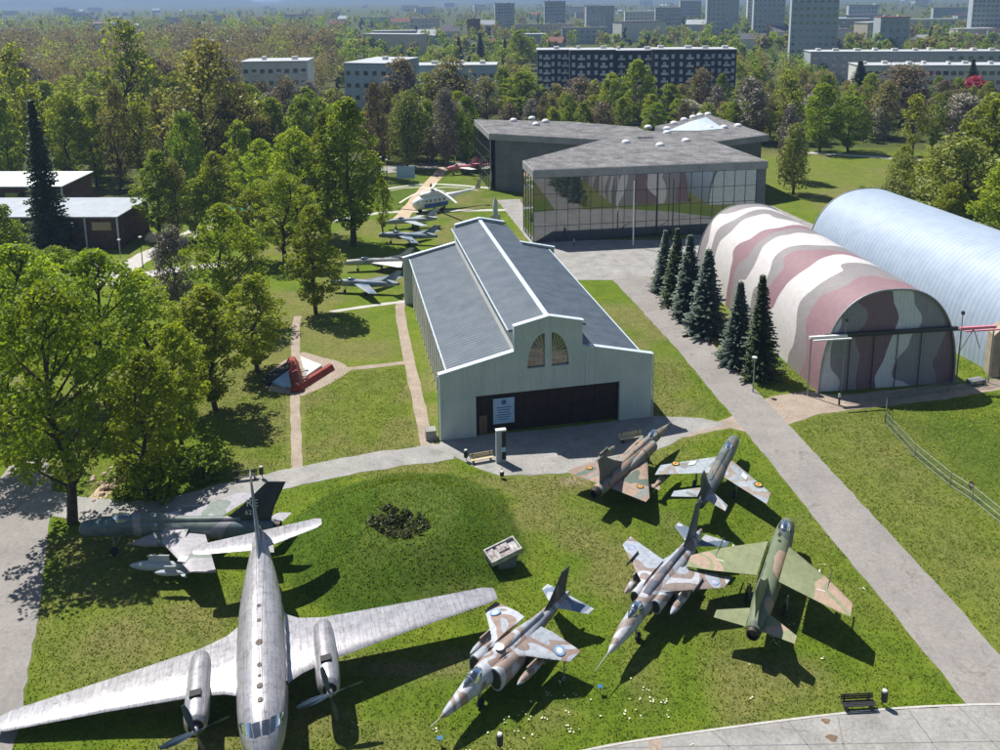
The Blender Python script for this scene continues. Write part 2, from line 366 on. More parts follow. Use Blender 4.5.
sheet('gravel_bed', [(262, 378), (285, 360), (303, 352), (340, 362), (352, 370), (330, 384), (303, 396), (270, 391)], M['gravel'], .008)
# paths among the exhibits behind
strip('path', gp((330, 222), (380, 213), (440, 211), (505, 210)), 1.8, M['pale_path'], .02)
strip('path', gp((398, 222), (412, 205), (428, 186), (446, 166)), 3.2, M['sand'], .024)
strip('path', gp((380, 190), (430, 184), (500, 189)), 1.4, M['pale_path'], .016)
sheet('path', [(380, 166), (420, 163), (490, 160), (490, 166), (420, 170), (378, 174)], M['concrete'], .02)
strip('path', gp((100, 285), (135, 262), (180, 240), (230, 215), (270, 196)), 4.6, M['pale_path'], .02)
strip('path', gp((115, 284), (160, 272), (230, 264)), 3.2, M['pale_path'], .024)
strip('path', gp((195, 186), (240, 180), (300, 178)), 6, M['pale_path'], .02)
strip('path', gp((800, 152), (860, 156), (945, 162)), 2.6, M['pale_path'], .02)
sheet('museum_forecourt', [(497, 200), (520, 199), (540, 240), (680, 240), (770, 205), (828, 231), (790, 236), (740, 262), (690, 274), (612, 280), (566, 280), (545, 262)], M['concrete'], .012)
sheet('taxiway', [(560, 756), (620, 744), (700, 732), (790, 720), (870, 711), (950, 706), (1060, 706), (1500, 712), (1500, 900), (300, 900), (480, 772)], M['concrete'], .03)
# dark joints of the slabs
mb = MB()
for a, b_ in [((712, 731), (745, 760)), ((788, 721), (820, 760)), ((838, 716), (846, 760)), ((908, 709), (945, 760)), ((958, 706), (1010, 760)), ((655, 738), (660, 762)), ((600, 748), (1010, 741))]:
    p, q = G(*a, .034), G(*b_, .034); t = (q-p).normalized(); nn = Vector((-t.y, t.x, 0))*.035
    mb.poly([p-nn, q-nn, q+nn, p+nn])
tag(mb.build('slab_joints', M['dark_asphalt']), kind='structure')
mb = MB()
for cx_, cy_, r in [(832, 738, .35), (826, 721, .28)]:
    p = G(cx_, cy_, .036); mb.poly([(p.x+r*(1+.3*math.sin(3*a))*math.cos(a), p.y+r*.8*math.sin(a), p.z) for a in [k*math.pi/8 for k in range(16)]])
mb2 = sheet('patched_paving', [(648, 739), (660, 737), (668, 762), (652, 764)], M['gravel'], .035)
tag(mb.build('oil_stains', M['wood']), kind='structure')
# low blunt kerb of the taxiway
strip('kerb', gp((560, 756), (620, 744), (700, 732), (790, 720), (870, 711), (950, 706), (1060, 705), (1500, 711)), .16, M['pale_path'], .05)

# hills on the horizon
mb = MB(); vs = []; N = 120
for i in range(N+1):
    a = R_(34-68*i/N); h = 120+70*math.sin(i*.13)+40*math.sin(i*.31+1)+15*math.sin(i*.9)
    for rr, hh in ((5000, -.5), (5900, h*.6), (6700, h), (7800, -.5)):
        vs.append((rr*math.sin(-a), rr*math.cos(a), hh))
fs = [(i*4+k, i*4+k+4, i*4+k+5, i*4+k+1) for i in range(N) for k in range(3)]
mb.add(vs, fs); tag(mb.build('hills', rough_mat('wooded hills', (.03, .05, .03), (.07, .085, .04), .004, .95, fine=.03, famt=.3, bmp=0), smooth=60), kind='structure')
# haze
HX = MB(); HX.box((0, 3000, 124.5), (19000, 12600, 251)); mh_, nn_, ll_, bb_ = newmat('haze air')
nn_.remove(bb_); pv = nn_.new('ShaderNodeVolumePrincipled'); pv.inputs['Density'].default_value = .00017
pv.inputs['Color'].default_value = (.40, .60, 1.0, 1); pv.inputs['Anisotropy'].default_value = .2
ll_.new(pv.outputs[0], [x for x in nn_ if x.type == 'OUTPUT_MATERIAL'][0].inputs['Volume'])
hz = HX.build('haze', mh_); tag(hz, kind='stuff')
# ================================================================ BUILDINGS
# ---- old assembly hangar with stepped gables
def streaks(m, sx=1.6, amt=.86):
    """rain streaks running down a wall"""
    n = m.node_tree.nodes; l = m.node_tree.links; b = [x for x in n if x.type == 'BSDF_PRINCIPLED'][0]
    src = b.inputs['Base Color'].links[0].from_socket; v = coord(n, l, 'object')
    mp = n.new('ShaderNodeMapping'); mp.inputs['Scale'].default_value = (sx, sx, .09); l.new(v, mp.inputs[0])
    r = ramp(n, l, noise(n, l, mp.outputs[0], 1.0, 6, .75), [(.34, (amt, amt*.98, amt*.94)), (.5, (1, 1, 1))])
    l.new(mix(n, l, 1.0, src, r, 'MULTIPLY'), b.inputs['Base Color'])
HP = G(441, 440.9); HA = math.atan2(*(G(651.3, 416.8)-HP).yx)
HT = thing('hangar', (HP.x, HP.y, 0), HA, 'grey green old hangar with stepped gable, two quarter round windows and long dark door', 'hangar')
M['hangar_wall'] = rough_mat('hangar render', (.42, .49, .48), (.50, .565, .55), .35, .85, 'object', 0, 5, .1)
streaks(M['hangar_wall'])
M['hangar_side'] = rough_mat('pale limewash', (.6, .6, .56), (.75, .74, .7), .4, .85, 'object', 0, 5, .15)
def ribbed(name, c1, c2, axis, pitch, rough=.45, metal=.3, dark=.75):
    m, n, l, b = newmat(name); v = coord(n, l, 'object')
    wv = n.new('ShaderNodeTexWave'); wv.wave_type = 'BANDS'; wv.bands_direction = axis; wv.inputs['Scale'].default_value = .31416/pitch*1.0
    wv.inputs['Distortion'].default_value = 0; l.new(v, wv.inputs['Vector'])
    c = ramp(n, l, noise(n, l, v, .5, 6, .6), [(.3, c1), (.7, c2)])
    k = ramp(n, l, wv.outputs['Fac'], [(0, (dark,)*3), (.35, (1, 1, 1))])
    l.new(mix(n, l, 1.0, c, k, 'MULTIPLY'), b.inputs['Base Color']); b.inputs['Roughness'].default_value = rough; b.inputs['Metallic'].default_value = metal
    bump(n, l, b, wv.outputs['Fac'], .35, .06); return m
M['roof'] = ribbed('slate blue roof sheet', (.055, .077, .108), (.105, .13, .16), 'Y', .62, .5, .1)
M['coping'] = flat('pale blue coping', (.52, .6, .68), .5)
L_ = 42.0; W_ = 23.7
prof = [(0, 0), (0, 7.46), (8.13, 9.35), (8.13, 12.1), (11.88, 12.95), (15.62, 12.1), (15.62, 9.3), (23.7, 7.46), (23.7, 0)]
def gable(y0, y1, door):
    mb = MB()
    # ring pieces: wall front cut with the door and windows as a band of columns (butted slabs)
    def slab(p):  # polygon in xz extruded in y
        n_ = len(p); vs = [(x, y0, z) for x, z in p]+[(x, y1, z) for x, z in p]
        mb.add(vs, [tuple(range(n_)), tuple(range(n_, 2*n_))[::-1]]+[(i+n_, (i+1) % n_+n_, (i+1) % n_, i) for i in range(n_)])
    if not door:
        slab(prof); return mb
    slab([(0, 0), (3.85, 0), (3.85, 8.36), (0, 7.46)])
    slab([(3.85, 4.68), (8.13, 4.68), (8.13, 9.35), (3.85, 8.36)])
    slab([(8.13, 4.68), (15.62, 4.68), (15.62, 7.25), (8.13, 7.25)])
    slab([(15.62, 4.68), (19.98, 4.68), (19.98, 8.31), (15.62, 9.3)])
    slab([(19.98, 0), (23.7, 0), (23.7, 7.46), (19.98, 8.31)])
    arc = lambda x0, s: [(x0-s*1.95*math.sin(a), 7.25+3.9*math.cos(a)) for a in [math.pi/2*k/8 for k in range(9)]]
    slab([(8.13, 7.25), (9.5, 7.25)]+[(9.5+1.95-1.95*math.sin(a), 7.25+3.9*math.cos(a)) for a in [math.pi/2*(1-k/8) for k in range(1, 9)]]+[(11.45, 12.85), (8.13, 12.1)])
    slab([(11.45, 7.25), (12.2, 7.25), (12.2, 12.88), (11.88, 12.95), (11.45, 12.85)])
    slab([(15.62, 7.25), (15.62, 12.1), (12.2, 12.88)]+[(12.2+1.95*math.sin(a), 7.25+3.9*math.cos(a)) for a in [math.pi/2*k/8 for k in range(9)]])
    return mb
gable(0, .45, True).build('gable_wall', M['hangar_wall'], HT)
gable(L_-.45, L_, False).build('gable_wall', M['hangar_wall'], HT)
for y0, nm in ((0, 'coping'), (L_-.45, 'coping')):
    mb = MB()
    segs = [((-.12, 7.44), (8.13, 9.33)), ((8.13, 9.3), (8.13, 12.2)), ((8.0, 12.1), (11.88, 12.97)), ((11.88, 12.97), (15.75, 12.1)), ((16.4, 9.14), (23.82, 7.44))]
    for (xa, za), (xb, zb) in segs:
        d = Vector((xb-xa, 0, zb-za)); ln = d.length; d.normalize(); nn = Vector((-d.z, 0, d.x)); 
        if nn.z < 0: nn = -nn
        if abs(d.x) < .01: nn = Vector((-1, 0, 0))
        a = Vector((xa, y0-.12, za)); q = nn*.13
        vs = [a, a+d*ln, a+d*ln+q, a+q]; vs2 = [v+Vector((0, .7, 0)) for v in vs]
        mb.add(vs+vs2, [(0, 1, 2, 3), (7, 6, 5, 4), (0, 4, 5, 1), (1, 5, 6, 2), (2, 6, 7, 3), (3, 7, 4, 0)])
    mb.build(nm, M['coping'], HT)
# body
ya, yb = .45, L_-.45
mb = MB(); mb.box((1.45, (ya+yb)/2, 3.6), (.3, yb-ya, 7.2)); mb.box((22.25, (ya+yb)/2, 3.6), (.3, yb-ya, 7.2))
for k in range(19):
    y = 1.6+k*2.2
    if y < L_-1: mb.box((1.22, y, 3.5), (.25, .35, 7.0)); mb.box((22.48, y, 3.5), (.25, .35, 7.0))
mb.build('side_wall', M['hangar_side'], HT)
for k in range(18):
    y = 2.7+k*2.2
    if y < L_-1.5: MB().box((1.28, y, 3.6), (.06, 1.3, 4.2)).build('side_window', M['canopy_glass'], HT)
def roofslab(name, x0, z0, x1, z1, th=.22):
    mb = MB(); vs = [(x0, ya, z0), (x1, ya, z1), (x1, yb, z1), (x0, yb, z0)]
    mb.add(vs+[(x, y, z-th) for x, y, z in vs], [(0, 1, 2, 3), (7, 6, 5, 4), (0, 4, 5, 1), (1, 5, 6, 2), (2, 6, 7, 3), (3, 7, 4, 0)])
    return mb.build(name, M['roof'], HT)
roofslab('aisle_roof', .95, 7.35, 8.0, 9.05); roofslab('aisle_roof', 22.75, 7.35, 15.75, 9.05)
roofslab('nave_roof', 7.6, 11.62, 11.87, 12.62); roofslab('nave_roof', 16.15, 11.62, 11.89, 12.62)
mb = MB(); mb.box((8.06, (ya+yb)/2, 10.2), (.12, yb-ya, 2.6)); mb.box((15.69, (ya+yb)/2, 10.2), (.12, yb-ya, 2.6)); mb.build('clerestory_wall', M['hangar_side'], HT)
MB().box((11.88, (ya+yb)/2, 12.7), (.55, yb-ya, .16)).build('ridge_cap', M['coping'], HT)
mb = MB(); mb.tube([(.9, ya, 7.3), (.9, yb, 7.3)], .1, 6); mb.tube([(7.5, ya, 11.6), (7.5, yb, 11.6)], .09, 6); mb.tube([(22.8, ya, 7.3), (22.8, yb, 7.3)], .1, 6); mb.build('gutter', M['coping'], HT)
M['door'] = rough_mat('dark brown door boards', (.012, .009, .01), (.03, .018, .016), 1.2, .6, 'object', 0, 9, .3)
dr_ = MB()
for k in range(12): dr_.box((3.85+16.13/12*(k+.5), .62+.04*(k % 2), 2.34), (16.13/12-.03, .08, 4.66))
for k in range(12): dr_.box((3.85+16.13/12*(k+.5), .55, 2.4), (16.13/12-.3, .03, .16))
dr_.build('hangar_door', M['door'], HT)
MB().box((4.7, .53, 1.05), (.85, .05, 2.1)).build('wicket_door', M['wood'], HT)
for s, x0 in ((-1, 11.45), (1, 12.2)):
    pts = [(x0, .3, 7.27)]+[(x0+s*1.93*math.sin(a), .3, 7.27+3.86*math.cos(a)) for a in [math.pi/2*k/10 for k in range(11)]]
    wn = MB().poly(pts).build('window', M['canopy_glass'], HT)
    fr = MB()
    for k in range(1, 7):
        a = math.pi/2*k/7; fr.tube([(x0+s*.5*math.sin(a), .26, 8.6+.5*math.cos(a)), (x0+s*1.9*math.sin(a), .26, 7.25+1.0+2.85*math.cos(a)*1.0)], .035, 4)
    for z in (7.8, 8.35, 8.9): fr.tube([(x0, .26, z), (x0+s*1.85*math.sqrt(max(0, 1-((z-7.25)/3.9)**2)), .26, z)], .035, 4)
    for k in range(1, 4): fr.tube([(x0+s*k*.48, .26, 7.3), (x0+s*k*.48, .26, 8.9)], .03, 4)
    fr.tube([(x0+s*.5*math.sin(math.pi/2*k/6), .26, 8.9+.5*math.cos(math.pi/2*k/6)) for k in range(7)], .035, 4)
    fr.build('window_bars', M['cream'], wn)
for pp_ in ([(16.1, -.06, 9.1), (16.1, -.06, 4.7)], [(23.9, .1, 7.3), (23.9, .1, 0)], [(-.15, .2, 7.3), (-.15, .2, 0.1)]): MB().tube(pp_, .07, 6).build('downpipe', M['coping'], HT)
MB().box((-1.0, .8, .55), (1.1, 1.1, 1.1)).build('concrete_buttress', M['concrete'], HT)
def text(body, size, mat, parent, loc, rot, name='lettering', ext=.008, align='CENTER', bold=0):
    cu = bpy.data.curves.new(name, 'FONT'); cu.body = body; cu.size = size; cu.align_x = align; cu.align_y = 'CENTER'; cu.extrude = ext; cu.offset = bold
    t = bpy.data.objects.new(name, cu); COL.objects.link(t)
    dg = bpy.context.evaluated_depsgraph_get(); me = bpy.data.meshes.new_from_object(t.evaluated_get(dg))
    bpy.data.objects.remove(t); o = bpy.data.objects.new(name, me); me.materials.clear(); me.materials.append(mat); COL.objects.link(o)
    o.parent = parent; o.location = loc; o.rotation_euler = rot; return o
# banner hung in front of the door
BN = thing('banner', tuple(HT.matrix_basis @ Vector((6.95, .38, 0))), HA, 'pale blue printed banner with emblem and lines of text hung on the dark hangar door', 'banner')
M['bannerblue'] = flat('banner cloth', (.33, .5, .68), .7)
MB().box((0, 0, 2.5), (2.35, .05, 2.95)).build('cloth', M['bannerblue'], BN)
MB().poly([(.3*math.cos(a), -.035, 3.5+.3*math.sin(a)) for a in [k*math.pi/8 for k in range(16)]]).build('emblem', M['blue'], BN)
mb = MB()
for k in range(6): mb.box((0, -.032, 2.9-k*.28), (1.7-.25*(k % 3), .012, .09))
mb.build('text_lines', M['blue'], BN)

# ---- striped camouflage arched hangar
def arch_hangar(name, P, ang, Wd, Ht, Ln, mat, front_mat, label, pw=.82, ribs=1.0):
    T = thing(name, (P.x, P.y, 0), ang, label, 'hangar')
    n_ = 40; rg = []
    prof_ = []
    for k in range(n_+1):
        a = math.pi*k/n_; cx_ = -math.cos(a); sx_ = math.sin(a)
        prof_.append((Wd/2*(1+math.copysign(abs(cx_)**pw, cx_)), Ht*sx_**pw))
    mb = MB(); ysn = 40; vs = []
    for j in range(ysn+1):
        for x, z in prof_: vs.append((x, Ln*j/ysn, z))
    fs = [(j*(n_+1)+k, (j+1)*(n_+1)+k, (j+1)*(n_+1)+k+1, j*(n_+1)+k+1) for j in range(ysn) for k in range(n_)]
    mb.add(vs, fs); mb.build('shell', mat, T, 50)
    for y in (.25, Ln-.25):
        f_ = MB(); f_.poly([(x, y, z) for x, z in (prof_ if y > 1 else prof_[::-1])]); f_.build('end_wall', front_mat, T)
    for yy in (0, Ln): MB().tube([(x, yy, z) for x, z in prof_], .12, 6).build('rim', M['steel'], T)
    return T, prof_
def stripe_mat(name, cols, front=False):
    m, n, l, b = newmat(name); v = coord(n, l, 'object')
    sx = n.new('ShaderNodeSeparateXYZ'); l.new(v, sx.inputs[0])
    # stripes follow the length on the shell and the width on the end wall, edges wander
    s1 = noise(n, l, v, .16 if not front else .18, 1.0, .3)
    ad = n.new('ShaderNodeMath'); ad.operation = 'MULTIPLY_ADD'; ad.inputs[1].default_value = 9.0 if not front else 7.0; l.new(s1, ad.inputs[0])
    if front:
        l.new(sx.outputs['X'], ad.inputs[2]); lo, hi = 3.5, 20.7
    else:
        k = n.new('ShaderNodeMath'); k.operation = 'MULTIPLY_ADD'; k.inputs[1].default_value = .10; l.new(sx.outputs['X'], k.inputs[0]); l.new(sx.outputs['Y'], k.inputs[2])
        l.new(k.outputs[0], ad.inputs[2]); lo, hi = 4.5, 48
    mr = n.new('ShaderNodeMapRange'); mr.inputs[1].default_value = lo; mr.inputs[2].default_value = hi; l.new(ad.outputs[0], mr.inputs[0])
    c = ramp(n, l, mr.outputs[0], cols, True)
    d = noise(n, l, v, 1.2, 6, .7); dm = ramp(n, l, d, [(.3, (.86,)*3), (.6, (1, 1, 1))]); c = mix(n, l, 1, c, dm, 'MULTIPLY')
    wv = n.new('ShaderNodeTexWave'); wv.bands_direction = 'X' if front else 'Y'; wv.inputs['Scale'].default_value = .31416/.5 if front else .31416/.45; l.new(v, wv.inputs['Vector'])
    k2 = ramp(n, l, wv.outputs['Fac'], [(0, (.9,)*3), (.3, (1, 1, 1))]); c = mix(n, l, 1, c, k2, 'MULTIPLY')
    l.new(c, b.inputs['Base Color']); b.inputs['Roughness'].default_value = .6; b.inputs['Specular IOR Level'].default_value = .3
    bump(n, l, b, wv.outputs['Fac'], .3, .05); return m
WHT, GRY, MAU, DGR = (.60, .575, .57), (.27, .25, .255), (.285, .18, .20), (.20, .18, .17)
M['stripe_shell'] = stripe_mat('striped sheet', [(0, MAU), (.11, GRY), (.20, WHT), (.31, MAU), (.39, GRY), (.46, WHT), (.56, GRY), (.62, MAU), (.69, WHT), (.78, GRY), (.86, WHT), (.94, GRY)])
FM, FG, FP = (.225, .145, .175), (.29, .275, .30), (.66, .66, .70)
M['stripe_front'] = stripe_mat('striped end wall', [(0, FP), (.10, FG), (.27, FM), (.47, FP), (.65, FG), (.87, FM)], True)
SA = R_(7.0)
SP = G(818.5, 393)
SH, sprof = arch_hangar('arched_hangar', SP, SA, 17.2, 12.4, 42, M['stripe_shell'], M['stripe_front'], 'arched sheet hangar painted in wavy white, grey and mauve camouflage stripes', .80)
# door rail and leaves on its front
mb = MB(); mb.box((8.6, -.15, 7.2), (16.6, .3, .45)); mb.box((8.6, -.28, 7.0), (19.6, .12, .12)); mb.build('door_rail', M['dark_steel'], SH)
mb = MB()
for x in (3.6, 6.6, 9.6, 12.6): mb.box((x, .13, 3.4), (.06, .1, 6.8))
mb.build('door_seam', M['dark_steel'], SH)
mb = MB(); mb.box((1.2, -.2, .12), (.1, .25, .1)); 
# gallows of the sliding door at both ends
def gallows(x, s, lab):
    P = SH.matrix_basis @ Vector((x, -.45, 0)); T = thing('door_gantry', tuple(P), SA, lab, 'gantry', 'gantries that carry the sliding doors of the striped hangar')
    for q in (0, s*4.2): MB().tube([(q, 0, 0), (q, 0, 7.2)], .09, 6).build('post', M['steel'], T)
    mb = MB(); mb.box((s*2.1, 0, 7.25), (4.6, .35, .3)); mb.box((s*2.1, -1.0, 7.3), (4.6, .2, .15)); mb.build('rail', M['white'] if s < 0 else M['pink'], T)
    mb = MB(); mb.tube([(0, 0, 4.3), (s*1.6, 0, 7.1)], .06, 5); mb.tube([(s*1.6, 0, 7.1), (s*2.6, 0, 4.6)], .06, 5); mb.tube([(0, 0, 7.2), (0, 0, 9.2)], .06, 5); mb.build('brace', M['steel'], T)
    mb = MB(); mb.box((0, 0, 9.2), (.3, .3, .4)); mb.build('lamp', M['dark_steel'], T)
gallows(2.6, -1, 'steel door gantry with white rail at the left corner of the striped hangar')
gallows(17.2, 1, 'steel door gantry with pinkish rail at the right corner of the striped hangar')

# ---- blue arched hangar
M['blue_shell'] = ribbed('pale blue ribbed sheet', (.30, .375, .48), (.37, .445, .55), 'Y', .8, .55, .0, .88)
BP = G(990, 372); ba = R_(11.0); d_ = Vector((math.sin(ba), -math.cos(ba), 0)); BP = BP + d_*26
arch_hangar('arched_hangar', BP, ba, 21.5, 13.2, 69, M['blue_shell'], M['coping'], 'long plain pale blue ribbed arched hangar behind the striped one', .86)

# ---- museum main building
M['museum_conc'] = rough_mat('museum concrete', (.13, .145, .165), (.19, .20, .22), .3, .8, fine=3, famt=.15)  # bluish dark of the shadowed walls put into the concrete colour
M['museum_roof'] = rough_mat('museum roof felt', (.10, .099, .102), (.22, .215, .22), .4, .9, fine=1.6, famt=.25)
M['museum_edge'] = rough_mat('parapet concrete', (.26, .265, .275), (.36, .36, .365), .5, .8, fine=3, famt=.12)
M['museum_glass'] = glass_mat('museum glass', (.010, .018, .022), .20, .02)
MT = thing('museum_building', tuple(G(560, 240)), 0, 'angular grey concrete museum with three flat roofed wings and a tall glass front', 'building')
MO = Vector(MT.location)
def ml(px, py, z): p = G(px, py, z)-MO; return (p.x, p.y)
ZR = 14.2
A, B_, C_, D_, E_ = ml(532.8, 170.4, ZR), ml(760.8, 158.4, ZR), ml(692.8, 133.6, ZR), ml(522.4, 160.8, ZR), ml(637.6, 130.4, ZR)
B_ = (A[0]+46.8*math.cos(R_(8.2)), A[1]+46.8*math.sin(R_(8.2)))
front = [A, B_, C_, E_, D_]
J, K_, K2, K3, K4 = ml(474, 119, ZR), ml(489, 133, ZR), ml(600, 139, ZR), ml(660, 131, ZR), ml(568.8, 121, ZR)
left = [J, K_, K2, ml(650, 133, ZR), ml(637, 126.5, ZR), K4]
F_, F2, F3, F4 = ml(769, 134.4, ZR), ml(718, 141, ZR), ml(708.8, 114.4, ZR), ml(655, 126, ZR)
rightw = [F_, F2, ml(680, 134, ZR), F4, F3]
def inset(poly, d):
    cx_ = sum(p[0] for p in poly)/len(poly); cy_ = sum(p[1] for p in poly)/len(poly); out = []
    for x, y in poly:
        L = math.hypot(x-cx_, y-cy_); out.append((x-(x-cx_)/L*d, y-(y-cy_)/L*d))
    return out
for nm, poly, zt in (('front_wing', front, ZR), ('left_wing', left, ZR-.15), ('right_wing', rightw, ZR-.05)):
    MB().prism(inset(poly, 1.6), 0, zt-1.5).build(nm, M['museum_conc'], MT)
    MB().prism(poly, zt-1.5, zt).build('parapet', M['museum_edge'], MT)
    MB().prism(inset(poly, .25), zt-.02, zt+.06).build('roof', M['museum_roof'], MT)
def facade(p, q, z0, z1, n_, rows, out=.55):
    p = Vector((p[0], p[1], 0)); q = Vector((q[0], q[1], 0)); t = (q-p); L = t.length; t.normalize(); nn = Vector((t.y, -t.x, 0))
    a = p+nn*out; b_ = q+nn*out
    g_ = MB(); g_.add([(*(a+t*0).xy, z0), (*b_.xy, z0), (*b_.xy, z1), (*a.xy, z1), (*(a-nn*.3).xy, z0), (*(b_-nn*.3).xy, z0), (*(b_-nn*.3).xy, z1), (*(a-nn*.3).xy, z1)], [(0, 1, 2, 3), (7, 6, 5, 4), (0, 4, 5, 1), (1, 5, 6, 2), (2, 6, 7, 3), (3, 7, 4, 0)]); g_.build('glass_front', M['museum_glass'], MT)
    fr = MB()
    for i in range(n_+1):
        c = a+t*(L*i/n_)+nn*.05; fr.box((c.x, c.y, (z0+z1)/2), (.06, .1, z1-z0-.01), rz=math.atan2(t.y, t.x))
    for j in range(rows+1):
        c = (a+b_)/2+nn*.045; z = z0+(z1-z0-.1)*j/rows+.05; fr.box((c.x, c.y, z), (L, .085, .06), rz=math.atan2(t.y, t.x))
    fr.build('mullions', M['dark_steel'], MT)
Ai, Bi, Di = A, B_, D_
t = Vector((B_[0]-A[0], B_[1]-A[1])); L = t.length; t.normalize()
facade((A[0]+t.x*.15, A[1]+t.y*.15), (A[0]+t.x*(L-2.2), A[1]+t.y*(L-2.2)), .02, ZR-1.52, 20, 4, -.15)
MB().prism([(B_[0]-t.x*2.1, B_[1]-t.y*2.1+.3), (B_[0]-.2, B_[1]+.3), (B_[0]+.6, B_[1]+3), (B_[0]-2, B_[1]+3)], 0, ZR-1.52).build('corner_pier', M['museum_conc'], MT)
facade((D_[0]+.05, D_[1]-.3), (A[0]-.0, A[1]+.3), .02, ZR-1.52, 4, 4, -.12)
facade((J[0]+.1, J[1]-1), (K_[0], K_[1]+.6), .02, ZR-1.67, 10, 4, -.15)
# bright and dark mast in front of the glass, like a flag pole
for (px, py, top, mt, lb) in ((633, 246, 12.5, 'white', 'tall pale mast in front of the museum glass'), (672, 243, 12.6, 'dark_steel', 'tall dark mast in front of the museum glass'),):
    p = G(px, py); T = thing('mast', tuple(p), 0, lb, 'mast')
    MB().tube([(0, 0, 0), (0, 0, top)], [.14, .1], 8).build('pole', M[mt], T); MB().box((0, 0, .1), (.6, .6, .2)).build('base', M['concrete'], T)
# sky light domes, one by one
domes = [(513.5, 121), (532, 119), (536, 125), (545.5, 122), (626, 143), (660, 146), (667, 133.5), (667, 129.5), (686, 141.5), (710, 128.5), (724, 128), (738, 126.5), (674, 124), (684, 120.5), (693, 118), (700, 116), (708, 115), (648, 128)]
for dx_, dy_ in domes:
    x, y = ml(dx_, dy_, ZR); mb = MB(); mb.lathe([(.95, 0), (.95, .35), (.8, .55), (.45, .75), (.02, .82)], 12, (x, y, ZR)); mb.build('dome_rooflight', M['white'], MT, 40)
sk = [ml(668, 131, ZR), ml(700, 131, ZR), ml(724, 129, ZR), ml(706, 117.5, ZR), ml(690, 122, ZR)]
c = (sum(p[0] for p in sk)/5, sum(p[1] for p in sk)/5)
mb = MB(); vs = [(x, y, ZR+.1) for x, y in sk]+[(c[0], c[1], ZR+1.6)]
mb.add(vs, [(i, (i+1) % 5, 5) for i in range(5)]); mb.build('glass_rooflight', M['coping'], MT)
mb = MB(); x, y = ml(645, 138, ZR); mb.box((x, y, ZR+.1), (3.4, 1.6, .15)); mb.build('roof_hatch', M['dark_steel'], MT)

# ---- low sheds, left
M['shed_roof'] = ribbed('white sheet roof', (.62, .65, .68), (.74, .76, .79), 'X', 1.0, .5, .1, .85)
M['shed_roof2'] = ribbed('grey sheet roof', (.30, .34, .40), (.40, .43, .48), 'X', 1.0, .5, .1, .85)
M['brickred'] = rough_mat('dark brick', (.07, .04, .035), (.13, .08, .07), .8, .9, 'object', 0, 6, .3)
def shed(name, px0, px1, pyb, hf, depth, hb, roofm, lab, bays):
    p = G(px0, pyb); q = G(px1, pyb+0); t = q-p; L = t.length; a = math.atan2(t.y, t.x)
    T = thing(name, tuple(p), a, lab, 'shed')
    MB().box((L/2, depth/2, hf/2), (L, depth, hf)).build('wall', M['brickred'], T)
    mb = MB(); vs = [(-.4, -.7, hf+.05), (L+.4, -.7, hf+.05), (L+.4, depth+.4, hb), (-.4, depth+.4, hb)]
    mb.add(vs+[(x, y, z+.25) for x, y, z in vs], [(0, 3, 2, 1), (4, 5, 6, 7), (0, 1, 5, 4), (1, 2, 6, 5), (2, 3, 7, 6), (3, 0, 4, 7)]); mb.build('roof', roofm, T)
    for k in range(bays+1): MB().box((L*k/bays, -.12, hf/2), (.28, .2, hf)).build('pilaster', M['coping'], T)
    for k in range(bays): MB().box((L*(k+.5)/bays, -.03, hf*.72), (L/bays*.6, .05, hf*.26)).build('window', M['canopy_glass'], T)
    return T
shed('shed', -40, 120, 249, 6.2, 13, 6.6, M['shed_roof2'], 'long low shed with grey sheet roof and brick bays at the left', 5)
shed('shed', -60, 66, 226, 8.4, 12, 8.9, M['shed_roof'], 'shed with bright white roof behind the grey roofed one', 4)

